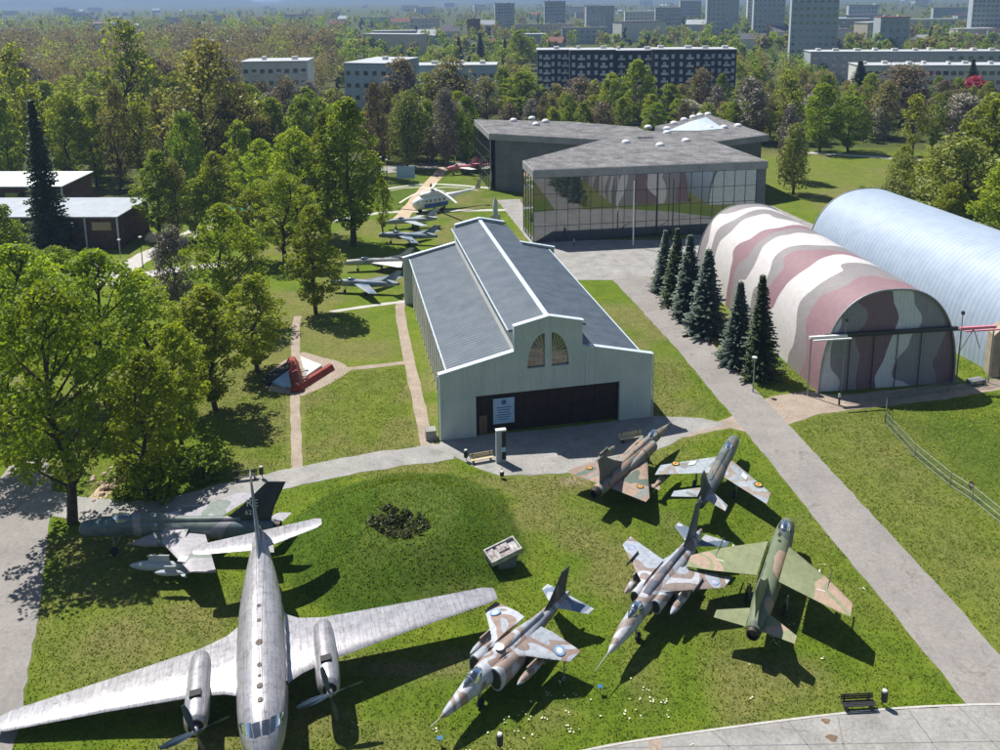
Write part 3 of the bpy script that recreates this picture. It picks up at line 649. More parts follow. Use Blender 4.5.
# ---- far buildings
def wmat(name, c, kind='object'): return rough_mat(name, tuple(x*.88 for x in c), c, .3, .85, kind, 0, 2, .12)
M['w_white'] = wmat('white render', (.66, .65, .62)); M['w_blue'] = wmat('pale blue render', (.46, .54, .60)); M['w_dark'] = wmat('charcoal cladding', (.03, .035, .05))
M['w_grey'] = wmat('grey block', (.38, .42, .46)); M['w_cream'] = wmat('cream render', (.6, .55, .45)); M['w_brick'] = wmat('red brick', (.20, .09, .07)); M['w_tower'] = wmat('panel tower', (.42, .47, .52))
M['w_tile'] = wmat('roof tile', (.22, .10, .08)); M['w_slate'] = wmat('dark roofing', (.12, .12, .13)); M['w_pale_roof'] = wmat('pale flat roof', (.45, .47, .5))
WIN = {}
def block(name, px, pyb, Lw, Dp, Ht, yaw, wall, roof, lab, cat='apartment block', rows=0, cols=0, z0=2.0, dz=3.0, ww=1.6, wh=1.5, side=0, group=None, balc=False, pen=True, winmat='canopy_glass', gable_=False):
    p = G(px, pyb); T = thing(name, tuple(p), R_(yaw), lab, cat, group)
    if rows: dz = (Ht-1.2)/rows; z0 = dz*.52
    MB().box((0, Dp/2, Ht/2), (Lw, Dp, Ht)).build('wall', wall, T)
    if gable_:
        mb = MB(); x, y0, y1, h = Lw/2+.4, -.4, Dp+.4, Ht
        vs = [(-x, y0, h), (x, y0, h), (x, y1, h), (-x, y1, h), (-x, (y0+y1)/2, h+Dp*.38), (x, (y0+y1)/2, h+Dp*.38)]
        mb.add(vs, [(0, 1, 5, 4), (3, 4, 5, 2), (0, 4, 3), (1, 2, 5), (0, 3, 2, 1)]); mb.build('roof', roof, T)
    else:
        mb = MB(); mb.box((0, Dp/2, Ht+.2), (Lw+.6, Dp+.6, .4)); mb.build('roof', roof, T)
        if pen:
            rr = random.Random(px)
            for k in range(max(1, int(Lw/9))): MB().box((-Lw/2+Lw*(k+.5)/max(1, int(Lw/9))+rr.uniform(-1, 1), Dp*rr.uniform(.3, .7), Ht+1.0), (rr.uniform(1.2, 3), rr.uniform(1.5, 3), 1.3)).build('roof_equipment', M['w_white'], T)
    key = (ww, wh, winmat)
    def win(x, y, z, rz):
        if key not in WIN:
            o = MB().box((0, 0, 0), (ww, .12, wh)).build('window', M[winmat], T)
            WIN[key] = o.data
        else:
            o = bpy.data.objects.new('window', WIN[key]); COL.objects.link(o); o.parent = T
        o.location = (x, y, z); o.rotation_euler = (0, 0, rz)
    for r in range(rows):
        for c_ in range(cols): win(-Lw/2+Lw*(c_+.5)/cols, -.03, z0+r*dz, 0)
        for c_ in range(side):
            win(-Lw/2-.03, Dp*(c_+.5)/side, z0+r*dz, math.pi/2)
    if balc:
        for r in range(1, rows):
            for c_ in range(1, cols, 3):
                mb = MB(); x = -Lw/2+Lw*(c_+.5)/cols; mb.box((x, -.7, z0+r*dz-1.2), (3.2, 1.3, .15)); mb.box((x, -1.3, z0+r*dz-.7), (3.2, .08, .95)); mb.build('balcony', M['w_white'], T)
    return T
block('apartment_block', 278, 124, 24, 16, height_at(278, 124, 62), 4, M['w_white'], M['w_pale_roof'], 'pale villa block with flat roof left of the white block, half behind bare trees', rows=5, cols=8, balc=True)
block('apartment_block', 368, 128, 17, 30, height_at(368, 128, 64), -16, M['w_blue'], M['w_pale_roof'], 'white block with blue grey shaded front rising behind the tall green poplar', rows=5, cols=5, z0=3, dz=3.7, side=10)  # blue wall colour stands in for shade on the white front
block('office_building', 445, 112, 42, 14, height_at(445, 112, 66), -2, M['w_blue'], M['w_pale_roof'], 'long low blue grey flat roofed building left of the dark conifers', 'building', rows=3, cols=12)
for k, (px, lw) in enumerate(((556, 17), (592, 20), (634, 24), (676, 22), (715, 18))):
    block('apartment_block', px, 98+(-1, 2, 0, 1, -2)[k], lw, 14, height_at(px, 98, 51)+(k % 2)*.7, -1-k, M['w_dark'], M['w_pale_roof'], ['leftmost charcoal apartment block of the dark row', 'charcoal apartment block second from the left in the dark row', 'middle charcoal apartment block of the dark row', 'charcoal apartment block second from the right in the dark row', 'rightmost charcoal apartment block of the dark row'][k], rows=6, cols=6, z0=2, dz=3.0, ww=1.4, wh=1.9, balc=True, group='dark apartment row', winmat='coping')
block('school_building', 940, 96, 72, 16, height_at(925, 96, 66), -6, M['w_white'], M['w_pale_roof'], 'long white three storey school with pale roof at the right', 'building', rows=3, cols=22, ww=2.2, wh=1.8)
block('school_building', 905, 84, 95, 14, height_at(905, 84, 52), -6, M['w_grey'], M['w_pale_roof'], 'long grey blue wing with pale roof behind the white school', 'building', rows=4, cols=20, ww=2.2, wh=1.6)
tw = 'panel tower blocks on the skyline'
for k, (px, py, lw, h, y) in enumerate(((812, 62, 30, 58, -14), (768, 40, 30, 74, -10), (722, 36, 34, 74, -6), (600, 33, 34, 32, 2), (555, 33, 26, 38, 0), (505, 33, 24, 36, 3), (985, 42, 26, 40, -14))):
    block('tower_block', px, py, lw, 14, h, y, M['w_tower'], M['w_slate'], ['tallest pale blue panel tower rising out of the trees right of centre', 'blue grey panel tower just left of the tallest tower', 'blue grey panel tower, third from the tallest one going left', 'blue panel block on the skyline above the dark apartment row', 'blue panel block on the skyline left of the one above the dark row', 'leftmost of the three skyline blocks above the conifers', 'banded tower at the far right edge of the skyline'][k], 'tower block', rows=14 if h > 60 else (12 if h > 40 else 9), cols=7, dz=4.0 if h > 45 else 3.6, z0=6, ww=2.2, wh=1.6)
block('apartment_block', 893, 50, 22, 20, 26, -8, M['w_grey'], M['w_brick'], 'grey house with steep dark red top beside the tall green trees', rows=4, cols=4, dz=5)
block('brick_building', 474, 40, 14, 16, 22, 2, M['w_brick'], M['w_slate'], 'tall red brick building on the skyline beside white houses', 'building', rows=5, cols=4, dz=3.6, z0=3)
block('white_house', 450, 44, 20, 12, 12, 4, M['w_white'], M['w_slate'], 'white gabled house left of the red brick building', 'house', gable_=True, rows=2, cols=5)
block('row_house', 415, 28, 70, 14, 9, 2, M['w_white'], M['w_tile'], 'row of white houses with red roofs far away left of the brick building', 'house', gable_=True, rows=2, cols=14)
block('apartment_block', 545, 42, 60, 14, 17, -1, M['w_cream'], M['w_slate'], 'long cream and grey low block below the skyline towers', rows=4, cols=14, z0=3, dz=3.8)
block('low_building', 90, 96, 26, 10, 9, 4, M['w_white'], M['w_pale_roof'], 'small white flat roofed building between the brown and green trees at the left', 'building', rows=2, cols=6)
block('low_building', 140, 94, 30, 10, 9, 4, M['w_white'], M['w_pale_roof'], 'long white roof right behind the tall airy green tree at the left', 'building', rows=2, cols=6)
block('low_building', 5, 98, 22, 10, 9, 4, M['w_white'], M['w_pale_roof'], 'pale building half hidden at the far left edge behind trees', 'building', rows=2, cols=5)
for k, (px, py, lw, h, y) in enumerate(((395, 46, 40, 14, 3), (425, 36, 34, 20, 0), (530, 48, 30, 12, 2), (585, 44, 44, 15, -2), (640, 30, 40, 24, -3), (668, 34, 30, 30, -5), (690, 26, 30, 36, -5), (760, 26, 36, 40, -9), (850, 36, 40, 18, -10), (862, 30, 34, 30, -10), (930, 34, 50, 16, -12), (950, 26, 44, 24, -13), (200, 20, 60, 12, 8), (255, 24, 50, 10, 6), (300, 22, 40, 12, 5), (175, 24, 30, 12, 6))):
    block('town_slab', px, py, lw, 13, h, y, [M['w_tower'], M['w_white'], M['w_grey']][k % 3], [M['w_pale_roof'], M['w_slate']][k % 2], ['pale blue', 'white', 'grey'][k % 3]+' slab block with '+['pale', 'dark'][k % 2]+' roof on the hazy skyline, '+('left of' if px < 470 else ('right of' if px > 830 else 'between'))+(' the brick building' if px < 470 else (' the tallest tower' if px > 830 else ' the brick building and the tallest tower')), 'apartment block', rows=max(2, int(h/5)), cols=8, dz=4, z0=3, ww=2.2, wh=1.6, pen=False, group='slab blocks on the skyline')
# scattered small houses of the far town
rg = random.Random(5); k = 0
hp = []
while k < 170:
    y = 700*math.exp(rg.random()*1.65); x = rg.uniform(-.66, .66)*y
    if any(abs(x-a)+abs(y-b_) < 30 for a, b_ in hp): continue
    hp.append((x, y)); k += 1
HM = {}
for i, (x, y) in enumerate(hp):
    big = rg.random() < .3
    kx = (rg.choice(['w_white', 'w_cream', 'w_grey', 'w_white', 'w_blue']), rg.choice(['w_tile', 'w_slate', 'w_slate', 'w_pale_roof']), big)
    T = thing('town_building' if big else 'town_house', (x, y, 0), rg.uniform(-.5, .5), {'w_tile': 'far off house with reddish roof among the trees of the hazy town', 'w_slate': 'far off house with dark roof among the trees of the hazy town', 'w_pale_roof': 'far off house with pale roof among the trees of the hazy town'}[kx[1]] if not big else 'far off pale block of several storeys in the hazy town', 'block' if big else 'house', 'blocks of the hazy town' if big else 'houses of the hazy town, '+kx[1][2:].replace('_', ' '))
    if kx not in HM:
        Lw, Dp, Ht = (38, 13, 15) if big else (15, 11, 7)
        a = MB().box((0, 0, Ht/2), (Lw, Dp, Ht)); 
        r = MB()
        if big: r.box((0, 0, Ht+.3), (Lw+.5, Dp+.5, .6))
        else:
            h = Ht; vs = [(-8, -6, h), (8, -6, h), (8, 6, h), (-8, 6, h), (-8, 0, h+4.5), (8, 0, h+4.5)]; r.add(vs, [(0, 1, 5, 4), (3, 4, 5, 2), (0, 4, 3), (1, 2, 5), (0, 3, 2, 1)])
        HM[kx] = (a.build('wall', M[kx[0]], T).data, r.build('roof', M[kx[1]], T).data)
    else:
        for nm, me_ in zip(('wall', 'roof'), HM[kx]):
            o = bpy.data.objects.new(nm, me_); COL.objects.link(o); o.parent = T
    s = rg.uniform(.8, 1.3); T.scale = (s*rg.uniform(.8, 1.4), s, s)
# ================================================================ AIRCRAFT
def fus_rings(secs, n_=24, e=2.2):
    out = []
    for s in secs:
        x, zc, hw, hh = s[:4]; ee = s[4] if len(s) > 4 else e; r = []
        for k in range(n_):
            a = 2*math.pi*k/n_; c, q = math.cos(a), math.sin(a)
            r.append((x, hw*math.copysign(abs(c)**(2/ee), c), zc+hh*math.copysign(abs(q)**(2/ee), q)))
        out.append(r)
    return out
def densify(secs, k=4):
    out = []
    for i in range(len(secs)-1):
        P = [secs[max(i-1, 0)], secs[i], secs[i+1], secs[min(i+2, len(secs)-1)]]
        for j in range(k):
            t = j/k; r = []
            for c in range(4):
                a, b, d, e = (p[c] for p in P)
                if c == 0: r.append(b+(d-b)*t); continue
                m1 = (d-a)*.5; m2 = (e-b)*.5
                # scale tangents by spacing
                w_ = P[2][0]-P[1][0]; s1 = (P[2][0]-P[0][0]) or w_; s2 = (P[3][0]-P[1][0]) or w_
                m1 = (d-a)/s1*w_; m2 = (e-b)/s2*w_
                h = (2*t**3-3*t**2+1)*b+(t**3-2*t**2+t)*m1+(-2*t**3+3*t**2)*d+(t**3-t**2)*m2
                r.append(max(h, .01) if c > 1 else h)
            out.append(r)
    out.append(list(secs[-1][:4])); return out
def fus(secs, mat, T, name='fuselage', n_=28, dens=4):
    mb = MB(); mb.rings(fus_rings(densify(secs, dens), n_)); return mb.build(name, mat, T, 40)
AF = [(0, 0), (.03, .35), (.12, .75), (.3, 1), (.5, .9), (.75, .5), (1, .04)]
def foil_ring(xle, y, z, ch, th, vert=False):
    up_ = [(xle-a*ch, th/2*h) for a, h in AF]; lo = [(xle-a*ch, -th/2*h) for a, h in AF[1:]][::-1]
    pts = up_+lo
    return [(x, y, z+t) for x, t in pts] if not vert else [(x, y+t, z) for x, t in pts]
def wing(secs, mat, T, name='wing', mirror=1):
    mb = MB(); mb.rings([foil_ring(x, y*mirror, z, c, t) for x, y, z, c, t in secs]); return mb.build(name, mat, T, 35)
def fin(secs, mat, T, name='tail_fin', y0=0, cant=0):
    mb = MB(); z0 = secs[0][1]; mb.rings([foil_ring(x, y0+(z-z0)*cant, z, c, t, True) for x, z, c, t in secs]); return mb.build(name, mat, T, 35)
def both(secs, mat, T, name):
    return [wing(secs, mat, T, name, 1), wing(secs, mat, T, name, -1)]
def bulge(x, y, z, ry, rz, ln, mat, T, name='air_intake', taper=.6, lip=True, m2='black'):
    mb = MB(); rs = [(x, z, 1), (x-.08, z, 1.04), (x-ln*.4, z, 1.0), (x-ln*.75, z, .8), (x-ln, z, taper*.3)]
    mb.rings([[(a, y+ry*s*math.cos(2*math.pi*k/18), z+rz*s*math.sin(2*math.pi*k/18)) for k in range(18)] for a, _, s in rs])
    o = mb.build(name, mat, T, 40)
    q = MB(); q.poly([(x+.012, y+ry*.86*math.cos(2*math.pi*k/18), z+rz*.86*math.sin(2*math.pi*k/18)) for k in range(18)]); q.build('intake_mouth', M[m2], o)
    return o
def canopy(x0, x1, z, hw, h, T, frames=(.25, .6), matk='canopy_glass'):
    n_ = 14; rs = []; N_ = 10; mb = MB()
    prof_ = lambda t: (math.sin(math.pi*min(t*1.25, 1)*.5)**.7 if t < .4 else math.cos((t-.4)/.6*math.pi*.5)**.6) if 0 < t < 1 else .02
    for i in range(N_+1):
        t = i/N_; s = max(prof_(t), .03); x = x0+(x1-x0)*t
        rs.append([(x, hw*min(1, s*1.15)*math.cos(math.pi*k/(n_-1)), z+h*s*math.sin(math.pi*k/(n_-1))) for k in range(n_)]+[(x, 0, z-.1)])
    mb.rings(rs); o = mb.build('canopy', M[matk], T, 60)
    fb = MB()
    for t in frames:
        s = max(prof_(t), .03)*1.01; x = x0+(x1-x0)*t
        fb.tube([(x, hw*min(1, s*1.15)*math.cos(math.pi*k/12), z+h*s*math.sin(math.pi*k/12)) for k in range(13)], .035, 5)
    for sg in (1, -1): fb.tube([(x0+(x1-x0)*i/8, sg*hw*min(1, max(prof_(i/8), .03)*1.15), z+.02) for i in range(1, 9)], .03, 4)
    fb.build('canopy_frame', M['steel'], o); return o
def gear(x, y, zt, r, T, wy=None, wd=.22, mat='steel', twin=False):
    mb = MB(); mb.tube([(x, y, zt), (x, y, r)], [.09, .06], 8); mb.tube([(x-.7, y, zt), (x, y, r*1.6)], .04, 6)
    g_ = mb.build('landing_gear', M[mat], T)
    for yy in ((y+wd, y-wd) if twin else (y+wd*.8,)):
        w_ = MB(); rs = []
        for k, (q, o_) in enumerate(((r*.6, -wd*.5), (r*.93, -wd*.5), (r, -wd*.25), (r, wd*.25), (r*.93, wd*.5), (r*.6, wd*.5))):
            rs.append([(x+q*math.cos(2*math.pi*j/16), yy+o_, r+q*math.sin(2*math.pi*j/16)) for j in range(16)])
        w_.rings(rs); w_.build('wheel', M['rubber'], g_, 40)
def tank(x, y, z, ln, r, mat, T, name='drop_tank', pyl=None, fins=True):
    mb = MB(); pr = [(0, .02), (.06, .45), (.16, .8), (.3, 1), (.6, 1), (.8, .75), (.94, .35), (1, .05)]
    mb.rings([[(x+ln/2-t*ln, y+r*s*math.cos(2*math.pi*k/14), z+r*s*math.sin(2*math.pi*k/14)) for k in range(14)] for t, s in pr])
    if fins:
        for a in (0, math.pi, math.pi*1.5):
            c, s = math.cos(a), math.sin(a); mb.add([(x-ln*.32, y+c*r*.6, z+s*r*.6), (x-ln*.48, y+c*r*.3, z+s*r*.3), (x-ln*.5, y+c*r*1.9, z+s*r*1.9), (x-ln*.42, y+c*r*1.9, z+s*r*1.9)], [(0, 1, 2, 3)])
    if pyl: mb.box((x, y, (z+pyl)/2), (ln*.34, .1, abs(pyl-z)))
    return mb.build(name, mat, T, 40)
def nozzle(x, z, r, ln, T, y=0):
    mb = MB(); N_ = 20; rr = [(x+.25, r*1.02), (x-ln, r*.86), (x-ln, r*.74), (x+.1, r*.7), (x+.1, .01)]
    mb.rings([[(a, y+q*math.cos(2*math.pi*k/N_), z+q*math.sin(2*math.pi*k/N_)) for k in range(N_)] for a, q in rr], caps=False)
    return mb.build('jet_nozzle', M['burnt'], T, 40)
def disc(c, nrm, r, n_=20):
    nrm = Vector(nrm).normalized(); x = nrm.orthogonal().normalized(); y = nrm.cross(x); c = Vector(c)
    return [tuple(c+x*r*math.cos(2*math.pi*k/n_)+y*r*math.sin(2*math.pi*k/n_)) for k in range(n_)]
def roundel(c, nrm, radii, mats, T):
    mb = MB(); nn = Vector(nrm).normalized()
    for i, r in enumerate(radii): mb.poly(disc(Vector(c)+nn*.006*i, nrm, r), i)
    return mb.build('roundel', [M[k] for k in mats], T)
M['burnt'] = rough_mat('burnt metal', (.03, .028, .026), (.12, .10, .085), 2, .5, 'object', .6, 9, .3)
M['lowvis_blue'] = flat('faded blue', (.18, .30, .48)); M['lowvis_pink'] = flat('faded pink', (.5, .33, .32))
M['cockpit'] = flat('cockpit black', (.015, .015, .018), .7)
M['fin_white'] = flat('off white marking', (.6, .6, .6))
def place(name, x, y, deg, label): return thing(name, (x, y, 0), R_(deg), label, 'aircraft', 'retired military jets on the lawn' if name == 'fighter_jet' else None)

# ---------------- jet
mt = camo('pink grey camouflage', [(.34, .37, .43), (.29, .215, .185), (.44, .47, .52), (.27, .205, .18), (.34, .37, .42)], [.40, .49, .56, .64], .34, .5, 3.1)
T = place('fighter_jet', 0.2, 51.2, 230, 'small brown and pale grey jump jet with big air intakes, nearest the propeller plane')
fus([(7.1, 1.78, .02, .02), (6.9, 1.78, .1, .12), (6.3, 1.8, .26, .30), (5.2, 1.85, .44, .48), (4.2, 1.95, .55, .66), (3.0, 2.05, .68, .80), (2.0, 2.05, .85, .84), (.5, 2.0, .95, .82), (-1.2, 2.0, .82, .74), (-3.0, 2.08, .52, .56), (-5.0, 2.2, .32, .40), (-6.6, 2.3, .16, .22), (-7.1, 2.3, .04, .06)], mt, T)
MB().tube([(7.0, 0, 1.78), (7.9, 0, 1.75)], .03, 6).build('nose_probe', M['steel'], T)
mb = MB(); mb.rings(fus_rings([(1.2, 2.75, .28, .12), (.4, 2.8, .34, .22), (-1.5, 2.7, .26, .26), (-3.6, 2.6, .14, .25)], 14)); mb.build('dorsal_spine', mt, T, 40)
for s in (1, -1): bulge(2.7, s*.88, 2.0, .58, .82, 3.4, mt, T)
canopy(4.9, 2.75, 2.42, .44, .62, T, (.3, .75))
both([(1.2, .75, 2.62, 3.7, .34), (.2, 1.6, 2.5, 2.9, .25), (-1.7, 3.85, 2.02, 1.25, .10)], mt, T, 'wing')
fin([(-3.6, 2.5, 2.9, .22), (-4.6, 3.2, 2.0, .16), (-6.0, 4.55, 1.05, .08)], camo('shaded fin', [(.05, .055, .07), (.16, .12, .11)], [.55], .5, .5), T)  # fin colour holds the dark shade of its unlit side
both([(-5.0, .2, 2.28, 1.7, .14), (-6.4, 2.15, 1.85, .75, .07)], camo('tailplane blue grey', [(.16, .22, .30), (.40, .42, .46)], [.5], .5, .5), T, 'tailplane')
for s in (1, -1):
    mb = MB(); mb.tube([(-1.9, s*3.2, 2.1), (-1.9, s*3.2, .35)], .05, 6); mb.rings([[(-1.9+.18*math.cos(a*.5236), s*3.2+d, .18+.18*math.sin(a*.5236)) for a in range(12)] for d in (-.06, .06)]); mb.build('outrigger', M['steel'], T)
gear(3.4, 0, 1.3, .33, T); gear(-1.4, 0, 1.3, .36, T, twin=True)
tank(.3, 2.1, 1.75, 3.2, .26, mt, T, pyl=2.35); tank(.3, -2.1, 1.75, 3.2, .26, mt, T, pyl=2.35)
roundel((-1.75, 2.9, 2.37), (0, .28, 1), [.42, .24], ['lowvis_blue', 'w_white'], T); roundel((-1.75, -2.9, 2.37), (0, -.28, 1), [.42, .24], ['lowvis_blue', 'w_white'], T)
roundel((1.2, 0, 3.04), (0, 0, 1), [.34], ['w_white'], T)
for s in (1, -1):
    mb = MB(); mb.poly([(2.05, s*.62, 2.96), (1.5, s*.78, 2.9), (1.0, s*.74, 2.94), (1.5, s*.55, 3.0)][::s]); mb.build('blow_in_door', M['cockpit'], T)

# ---------------- jet
mt = camo('grey brown camouflage', [(.36, .39, .45), (.26, .21, .19), (.45, .46, .50), (.25, .20, .18), (.36, .38, .43)], [.41, .50, .57, .63], .30, .5, 11.4)
T = place('fighter_jet', 11.8, 57.6, 233.5, 'long nosed pale grey and brown jet with thin nose probe, middle of the jet group')
fus([(8.2, 1.75, .03, .03), (7.6, 1.8, .22, .24), (6.4, 1.9, .42, .44), (5.2, 2.0, .52, .60), (4.0, 2.1, .56, .68), (2.4, 2.15, .62, .70), (.5, 2.15, .85, .72), (-2.0, 2.1, .85, .72), (-4.5, 2.1, .66, .62), (-6.0, 2.25, .4, .46), (-7.6, 2.4, .12, .18)], mt, T)
MB().tube([(8.1, 0, 1.75), (10.0, 0, 1.66)], [.05, .02], 6).build('nose_probe', M['steel'], T)
for s in (1, -1): bulge(2.6, s*.85, 2.15, .40, .55, 5.8, mt, T)
mb = MB(); mb.rings(fus_rings([(2.5, 2.75, .3, .14), (1, 2.85, .32, .22), (-2.5, 2.75, .24, .28), (-5.6, 2.65, .12, .3)], 14)); mb.build('dorsal_spine', camo('dark spine', [(.10, .11, .15), (.20, .17, .17)], [.5], .4, .5), T, 40)
canopy(5.3, 3.1, 2.55, .42, .62, T, (.3, .7))
both([(1.6, .7, 2.72, 3.5, .26), (-1.9, 4.35, 2.55, 1.35, .10)], mt, T, 'wing')
for s in (1, -1):
    MB().box((-.6, s*2.75, 2.78), (1.9, .06, .22)).build('wing_fence', M['dark_steel'], T)
fin([(-3.4, 2.6, 3.2, .22), (-4.7, 3.6, 2.1, .15), (-6.2, 5.6, 1.1, .08)], camo('fin blue black', [(.06, .08, .12), (.10, .12, .16)], [.5], .4, .5), T)  # blue grey shading of the fin is painted in
both([(-5.6, .4, 2.25, 1.9, .13), (-7.4, 2.3, 1.95, .75, .06)], camo('tailplane grey blue', [(.12, .16, .22), (.40, .42, .46)], [.55], .5, .5), T, 'tailplane')
for y in (.34, -.34): nozzle(-4.6, 1.75, .34, 1.0, T, y)
gear(4.0, 0, 1.4, .32, T); gear(-.9, .9, 1.5, .42, T, twin=True); gear(-.9, -.9, 1.5, .42, T, twin=True)
tank(.2, 1.9, 1.85, 4.2, .3, mt, T, pyl=2.6); tank(.2, -1.9, 1.85, 4.2, .3, mt, T, pyl=2.6)
mb = MB(); mb.box((-2.6, 1.4, 1.0), (1.7, .06, 1.1)); mb.box((-2.6, -1.4, 1.0), (1.7, .06, 1.1)); mb.build('open_air_brake', mt, T)
for s in (1, -1): roundel((-1.9, s*3.5, 2.67), (0, 0, 1), [.36, .18], ['lowvis_blue', 'lowvis_pink'], T)

# ---------------- jet
mt = camo('green tan camouflage', [(.225, .25, .135), (.38, .275, .20), (.21, .235, .125), (.085, .115, .08), (.38, .28, .21)], [.39, .47, .585, .66], .19, .55, 21.7, .25)
mtw = camo('green tan wing camouflage', [(.225, .25, .135), (.21, .235, .125), (.39, .285, .21), (.25, .27, .15), (.38, .28, .21)], [.38, .545, .66, .70], .22, .55, 8.7, .25, .035)
mt = camo('shaded green tan fuselage camouflage', [(.10, .13, .095), (.37, .27, .20), (.15, .18, .11), (.085, .11, .08)], [.36, .44, .55], .2, .55, 3.7, .25)  # camouflage kept mostly dark green, shade of the flank painted in
T = place('fighter_jet', 20.6, 58.4, 62, 'olive green and tan jet seen from behind with wide wings and dark jet pipe')
fus([(7.35, 2.25, .34, .36), (7.0, 2.35, .52, .60), (6.0, 2.45, .66, .82), (4.5, 2.45, .78, .95), (2, 2.4, .85, .98), (-1.5, 2.35, .85, .95), (-4.0, 2.3, .75, .82), (-6.0, 2.25, .58, .60), (-6.9, 2.25, .5, .5)], mt, T)
q = MB(); q.poly([(7.37, .30*math.cos(a*.35), 2.15+.28*math.sin(a*.35)) for a in range(18)]); q.build('intake_mouth', M['cockpit'], T)
canopy(6.1, 3.9, 3.1, .48, .70, T, (.35, .8))
both([(2.6, .8, 3.22, 4.6, .38), (.2, 4.1, 3.05, 3.0, .2), (-1.6, 5.95, 2.96, 1.5, .10)], mtw, T, 'wing')
for s in (1, -1):
    MB().box((.25, s*4.15, 3.08), (2.6, .05, .14)).build('wing_fence', M['dark_steel'], T)
    mb = MB(); mb.box((-1.45, s*2.6, 3.14), (.08, 2.9, .05)); mb.build('flap_hinge', M['w_white'], T)
fin([(-1.6, 3.1, 5.0, .26), (-3.4, 4.0, 3.2, .2), (-5.5, 5.6, 1.5, .09)], camo('shaded green', [(.10, .14, .09), (.21, .235, .125)], [.5], .3, .55, 5), T)
both([(-4.6, .6, 2.35, 2.1, .16), (-6.1, 2.8, 2.45, .85, .07)], mtw, T, 'tailplane')
nozzle(-6.8, 2.25, .5, .45, T)
gear(5.0, 0, 1.6, .32, T, twin=True); gear(-1.2, 1.4, 1.7, .40, T); gear(-1.2, -1.4, 1.7, .40, T)
for s in (1, -1):
    for y in (2.2, 3.3):
        mb = MB(); mb.box((.4, s*y, 2.62), (1.8, .1, .6)); mb.build('pylon', M['w_white'], T)
    for y in (2.2,):
        for a in (.25, -.25): tank(.3, s*y+a, 2.1, 2.2, .15, M['w_white'], T, 'rocket', fins=True)
mb = MB(); mb.poly([(4.0, .18, 3.475), (3.75, .05, 3.485), (3.2, .12, 3.445), (3.5, .3, 3.43)]); mb.build('vent', M['cockpit'], T)
roundel((2.75, 0, 3.44), (0, 0, 1), [.13], ['cockpit'], T)

# ---------------- jet
mt = camo('grey and brown camouflage', [(.30, .34, .38), (.32, .27, .23), (.36, .40, .44), (.24, .24, .22), (.33, .36, .39)], [.40, .48, .57, .63], .38, .5, 31.2)
T = place('fighter_jet', 20.2, 73.4, 61.8, 'grey swept wing jet with yellow and red roundels, nose pointing away to the service road')
mtf = camo('dark fuselage', [(.10, .12, .13), (.20, .18, .15), (.15, .18, .18)], [.46, .56], .5, .5, 1, .3)
fus([(6.7, 1.9, .40, .42), (6.3, 1.95, .52, .58), (5.2, 2.0, .60, .72), (3.0, 2.05, .66, .78), (0, 2.0, .70, .76), (-3, 2.0, .60, .66), (-5.4, 2.1, .42, .48), (-6.4, 2.15, .34, .36)], mtf, T)
q = MB(); q.poly([(6.72, .33*math.cos(a*.35), 1.9+.35*math.sin(a*.35)) for a in range(18)]); q.build('intake_mouth', M['cockpit'], T)
canopy(4.9, 2.7, 2.58, .40, .50, T, (.3, .75))
mb = MB(); mb.rings(fus_rings([(2.9, 2.75, .3, .2), (1, 2.72, .26, .18), (-3, 2.6, .14, .14)], 14)); mb.build('dorsal_spine', mtf, T, 40)
both([(2.4, .6, 2.1, 3.3, .32), (-1.5, 5.15, 2.0, 1.9, .14)], mt, T, 'wing')
fin([(-3.4, 2.5, 2.9, .2), (-5.4, 5.0, 1.35, .09)], camo('dark fin', [(.045, .055, .07), (.09, .10, .10)], [.5], .4, .5), T)  # dark tone puts the fin's shadowed side into its colour
both([(-4.6, .35, 2.75, 1.7, .12), (-6.4, 2.4, 2.8, .95, .07)], mt, T, 'tailplane')
nozzle(-6.3, 2.15, .34, .3, T)
gear(4.6, 0, 1.4, .3, T); gear(-.6, 1.9, 1.9, .38, T); gear(-.6, -1.9, 1.9, .38, T)
for s in (1, -1):
    roundel((-.9, s*3.9, 2.19), (0, 0, 1), [.38, .28, .14], ['black', 'yellow', 'red'], T)
    mb = MB(); mb.poly([(.4-s*0, s*2.2, 2.25), (-.3, s*2.2, 2.245), (-.8, s*2.75, 2.23), (-.1, s*2.75, 2.24)][::s]); mb.build('stencil_patch', M['w_white'], T)

# ---------------- jet
mt = camo('green brown delta camouflage', [(.13, .165, .13), (.30, .215, .17), (.23, .24, .22), (.34, .245, .19), (.12, .15, .12)], [.40, .48, .55, .64], .40, .55, 41.9)
T = place('fighter_jet', 12.2, 75.2, 53.5, 'delta winged jet in green and tan camouflage beside the grey swept wing jet')
fus([(8.3, 2.35, .02, .02), (7.6, 2.3, .15, .17), (6.2, 2.3, .36, .40), (4.8, 2.35, .46, .56), (3.5, 2.35, .5, .60), (1.5, 2.25, .62, .66), (-2, 2.2, .70, .68), (-5, 2.2, .60, .60), (-6.6, 2.2, .50, .50)], mt, T)
MB().tube([(8.2, 0, 2.35), (9.3, 0, 2.35)], .025, 6).build('nose_probe', M['steel'], T)
for s in (1, -1):
    bulge(3.5, s*.62, 2.25, .42, .55, 5.5, mt, T)
canopy(5.6, 3.4, 2.75, .38, .55, T, (.3, .75))
mb = MB(); mb.rings(fus_rings([(3.6, 2.85, .28, .2), (1.6, 2.85, .28, .22), (-2.0, 2.75, .2, .2)], 14)); mb.build('dorsal_spine', mt, T, 40)
both([(2.4, .5, 1.95, 7.5, .34), (-1.2, 2.4, 1.93, 3.9, .2), (-4.35, 4.15, 1.9, .75, .07)], mt, T, 'wing')
